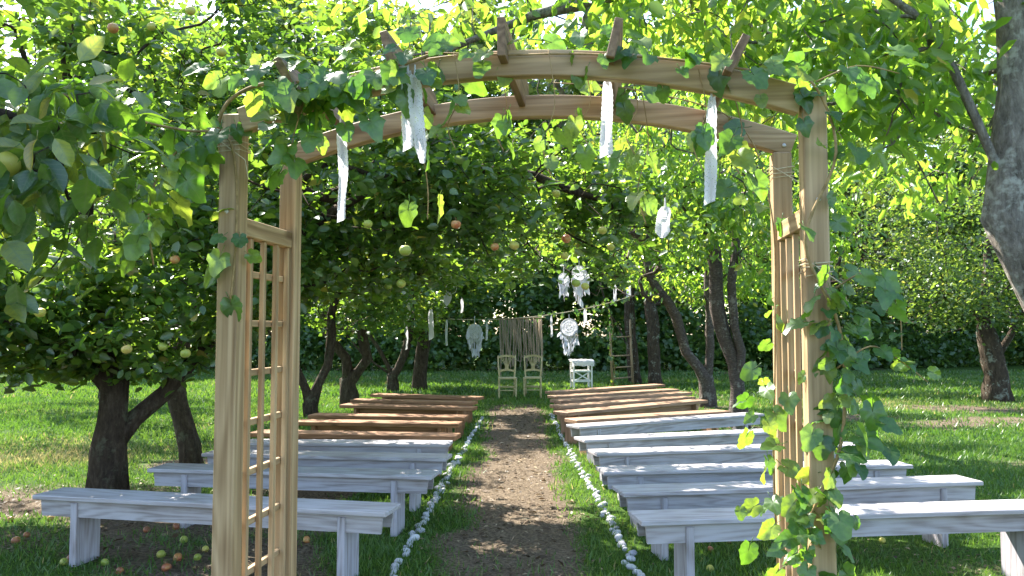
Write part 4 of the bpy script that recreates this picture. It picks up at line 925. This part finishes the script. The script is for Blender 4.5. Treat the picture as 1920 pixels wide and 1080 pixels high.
def feather_mesh(seed):
    random.seed(seed); v = []; f = []; n = 7
    for i in range(n):
        u = i / (n - 1); ww = .19 * math.sin(math.pi * min(1, u * .93 + .07)) ** .7 * random.uniform(.8, 1.1) * (0 if i == n - 1 else 1); v += [(-ww, -.06 * u * u, -u), (0, -.1 * u * u + .03, -u), (ww, -.06 * u * u, -u + .02)]
    for i in range(n - 1):
        for k in (0, 1): f.append((i * 3 + k, i * 3 + k + 1, i * 3 + 4 + k, i * 3 + 3 + k))
    mb = MB().add(v, f); mb.tube([(0, .02, .12), (0, .02, 0), (0, -.03, -.6)], .012, 4); return mb.mesh('feather', M['feather'], True)
FE = [feather_mesh(s) for s in range(4)]; random.seed(31)
def dreamcatcher(px, py, Y, r, length, label, web=True, fringe=11, feathers=14, top=None, fs=.16, dark=False):
    c = at_y(px, py, Y); t = thing('dreamcatcher', label, 'dreamcatcher', c, random.uniform(-.2, .2), 'dreamcatchers hanging above the lawn')
    MB().tube([(r * math.cos(a), 0, r * math.sin(a)) for a in np.linspace(0, 6.2832, 29)], r * .06, 6, False).obj('hoop', M['cloth'], t, True)
    if web:
        v = [(0, 0, 0)]; f = []; n = 28
        for k in range(n): a = 6.2832 * k / n; v.append((r * .96 * math.cos(a), .008 * math.sin(5 * a), r * .96 * math.sin(a)))
        for k in range(n): f.append((0, 1 + k, 1 + (k + 1) % n))
        MB().add(v, f).obj('doily', M['doily'], t)
        wbm = MB()
        for rr in (.3, .62): wbm.tube([(r * rr * math.cos(a), -.008, r * rr * math.sin(a)) for a in np.linspace(0, 6.2832, 21)], r * .035, 4, False)
        for k in range(8): a = k * .785; wbm.tube([(r * .1 * math.cos(a), -.008, r * .1 * math.sin(a)), (r * .95 * math.cos(a + .2), -.008, r * .95 * math.sin(a + .2))], r * .02, 4)
        wbm.obj('web', M['cloth'], t)
    if top: MB().tube([(0, 0, r), (0, 0, r + top)], .008, 5).obj('hanging_cord', M['cloth'], t)
    fr = MB()
    for k in range(fringe):
        s = -1 + 2 * (k + .5) / fringe; z0 = -r * math.sqrt(max(0, 1 - s * s)); ln = length * (1 - .55 * abs(s)) * random.uniform(.85, 1.05)
        fr.tube([(s * r, 0, z0), (s * r * 1.05 + random.gauss(0, .008), .01, z0 - ln * .5), (s * r * 1.05 + random.gauss(0, .012), 0, z0 - ln)], .008, 4)
    if fringe: fr.obj('fringe', M['cloth'], t)
    for k in range(feathers):
        s = random.uniform(-1, 1); z0 = -r * math.sqrt(max(0, 1 - s * s)); q = random.uniform(.35, 1) if abs(s) < .8 else random.uniform(0, .6)
        o = link('feather', random.choice(FE), t); o.location = (s * r * 1.12, -.02 - random.random() * .03, z0 - length * (1 - .55 * abs(s)) * q + fs * .5); o.rotation_euler = (random.gauss(0, .25), random.gauss(0, .35) + s * .25, random.gauss(0, .8)); k2 = fs * random.uniform(.7, 1.2); o.scale = (k2, k2, k2)
    return t
dreamcatcher(1067, 614, 20.3, .215, .55, 'large white dreamcatcher with feather fringe right of the curtain', fringe=13, feathers=34, top=.12, fs=.16)
dreamcatcher(890, 621, 19.4, .17, .50, 'smaller white dreamcatcher hanging left of the curtain', fringe=20, feathers=24, top=.2, fs=.19)
dreamcatcher(846, 541, 15.5, .105, .12, 'thin open hoop dreamcatcher with one big feather', web=False, fringe=0, feathers=0, top=.2)
ft = [o for o in COL.objects if o.name.startswith('dreamcatcher')][-1]
for dx, k2 in ((-.05, .26), (-.02, .22), (-.08, .24)):
    o = link('feather', FE[0], ft); o.location = (dx, -.02, -.09); o.scale = (k2 * 1.5, k2, k2); o.rotation_euler = (0, .3 + dx * 3, .3)
dreamcatcher(1057, 522, 12.5, .08, .22, 'small bright white dreamcatcher hung high beside a bluish one', fringe=9, feathers=18, top=.15, fs=.14)
dreamcatcher(1086, 512, 11.5, .105, .36, 'tall bluish white dreamcatcher hung high above the rope', fringe=15, feathers=18, top=.15, fs=.15)

# ------------------------------------------------------------------ chairs, stand, ladder
def chair(px, py, label, rz):
    p = at_z(px, py, 0); t = thing('chair', label, 'chair', (p.x, p.y, 0), rz, 'cream chairs facing the aisle'); m = M['cream']
    # local: front is -Y
    vs = []
    for z in (.435, .465): vs += [(-.215, -.20, z), (.215, -.20, z), (.18, .19, z), (-.18, .19, z)]
    MB().add(vs, [(3, 2, 1, 0), (4, 5, 6, 7), (0, 1, 5, 4), (1, 2, 6, 5), (2, 3, 7, 6), (3, 0, 4, 7)]).obj('seat', m, t)
    for s in (-1, 1):
        zs = np.linspace(-.02, .434, 15); MB().tube([(s * .19, -.175, z) for z in zs], [.014, .018, .021, .016, .023, .017, .022, .022, .016, .024, .024, .017, .023, .024, .024], 8).obj('leg', m, t, True)
        MB().tube([(s * .165, .20, -.02), (s * .17, .175, .25), (s * .175, .175, .47), (s * .195, .205, .72), (s * .20, .245, .95)], [.016, .018, .02, .018, .016], 6).obj('back_post', m, t, True)
        MB().tube([(s * .19, -.17, .2), (s * .168, .17, .2)], .010, 6).obj('stretcher', m, t); MB().tube([(s * .19, -.17, .3), (s * .168, .17, .3)], .010, 6).obj('stretcher', m, t)
    for z in (.18, .27): MB().tube([(-.185, -.175, z), (0, -.175, z), (.185, -.175, z)], [.010, .014, .010], 6).obj('stretcher', m, t)
    MB().tube([(-.165, .18, .22), (.165, .18, .22)], .011, 6).obj('stretcher', m, t)
    def rail(z, h, rise, y): 
        V = []; F_ = []
        for i in range(9):
            u = -1 + i / 4; zz = z + rise * (1 - u * u); yy = y + .03 * (1 - u * u) 
            V += [(u * .195, yy - .009, zz), (u * .195, yy - .009, zz + h), (u * .195, yy + .009, zz + h), (u * .195, yy + .009, zz)]
        for i in range(8):
            for k in range(4): F_.append((i * 4 + k, i * 4 + (k + 1) % 4, i * 4 + 4 + (k + 1) % 4, i * 4 + 4 + k))
        return MB().add(V, F_)
    rail(.885, .05, .035, .235).obj('top_rail', m, t); rail(.57, .045, .03, .19).obj('cross_rail', m, t)
    sp = MB()
    for k in range(-3, 4): sp.tube([(k * .012, .215, .63), (k * .011, .222, .72), (k * .030, .24, .82), (k * .046, .255, .90)], [.008, .007, .007, .007], 5)
    sp.box((0, .218, .715), (.09, .022, .022)); sp.obj('wheat_sheaf_splat', m, t)
chair(951, 746, 'cream painted chair with wheat sheaf back, left of the pair', .05); chair(999, 745, 'cream painted chair with wheat sheaf back, right of the pair', -.06)
p = at_z(1090, 728, 0); st = thing('white_stand', 'white slatted stand with folded cloth top right of the chairs', 'stand', (p.x, p.y, 0), .12); mw = M['white_paint']
for sx in (-1, 1):
    for sy in (-1, 1): MB().box((sx * .24, sy * .19, .34), (.045, .045, .72), b=.004).obj('leg', mw, st)
MB().box((0, 0, .716), (.56, .46, .03), b=.004).obj('top', mw, st)
for z in (.46, .2):
    for sy in (-1, 1): MB().box((0, sy * .19, z), (.433, .024, .045), b=.003).obj('rail', mw, st)
    for sx in (-1, 1): MB().box((sx * .24, 0, z), (.024, .333, .045), b=.003).obj('rail', mw, st)
for s in (-1, 1): MB().box((0, -.163 + s * .009, .33), (.50, .014, .03), Matrix.Rotation(s * R(30), 3, 'Y')).obj('cross_brace', mw, st)
MB().box((0, 0, .462), (.43, .33, .014)).obj('shelf', mw, st)
cl = MB(); V = []; F_ = []
prof = [(-.25, .60), (-.255, .70), (-.24, .745), (-.1, .765), (.1, .762), (.24, .745), (.25, .735)]
for i in range(13):
    x = -.30 + .6 * i / 12
    for (y, z) in prof: V.append((x, y + .012 * math.sin(i * 1.7) * (z < .72), z + .012 * math.sin(i * 1.1 + y * 8)))
for i in range(12):
    for k in range(6): F_.append((i * 7 + k, i * 7 + 7 + k, i * 7 + 8 + k, i * 7 + k + 1))
o = MB().add(V, F_).obj('draped_cloth', M['cloth'], None, True); o.location = st.location; o.rotation_euler = st.rotation_euler; tag(o, 'white cloth draped on the white stand', 'cloth')
pl_ = at_z(1149, 724, 0); pr_ = at_z(1187, 721, 0); ld = thing('wooden_ladder', 'old wooden ladder with pale rungs propped against the slender tree', 'ladder', pl_); dx = (pr_ - pl_)
for (o0, h) in ((Vector((0, 0, 0)), 1.75), (dx, 1.85)): MB().tube([o0 + Vector((0, 0, -.03)), o0 + Vector((-.03, .1, h * .5)), o0 + Vector((-.04, .22, h))], [.038, .034, .03], 8).obj('rail', M['old_z'], ld, True)
for z in (.2, .5, .82, 1.35): MB().tube([Vector((-.02, .12 * z, z)), dx + Vector((-.02, .12 * z, z + .01))], .021, 6).obj('rung', M['old_z'], ld, True)
Il = Matrix.Translation(pl_).inverted()
iv = thing('ivy_sprig', 'ivy winding up the left rail of the ladder', 'ivy', pl_ + Vector((0, -.05, 0))); Iv = Matrix.Translation(iv.location).inverted()
ip = smooth_path([pl_ + Vector((0, -.05, 0)), pl_ + Vector((.05, -.05, .5)), pl_ + Vector((-.07, 0, 1.0)), pl_ + Vector((.03, .1, 1.6)), pl_ + Vector((-.1, .1, 2.1)), pl_ + Vector((-.25, .1, 2.35))])
MB().tube([Iv @ q for q in ip], .01, 5).obj('stem', M['stem'], iv); strew(iv, Iv, ip, 70, .06, .085)
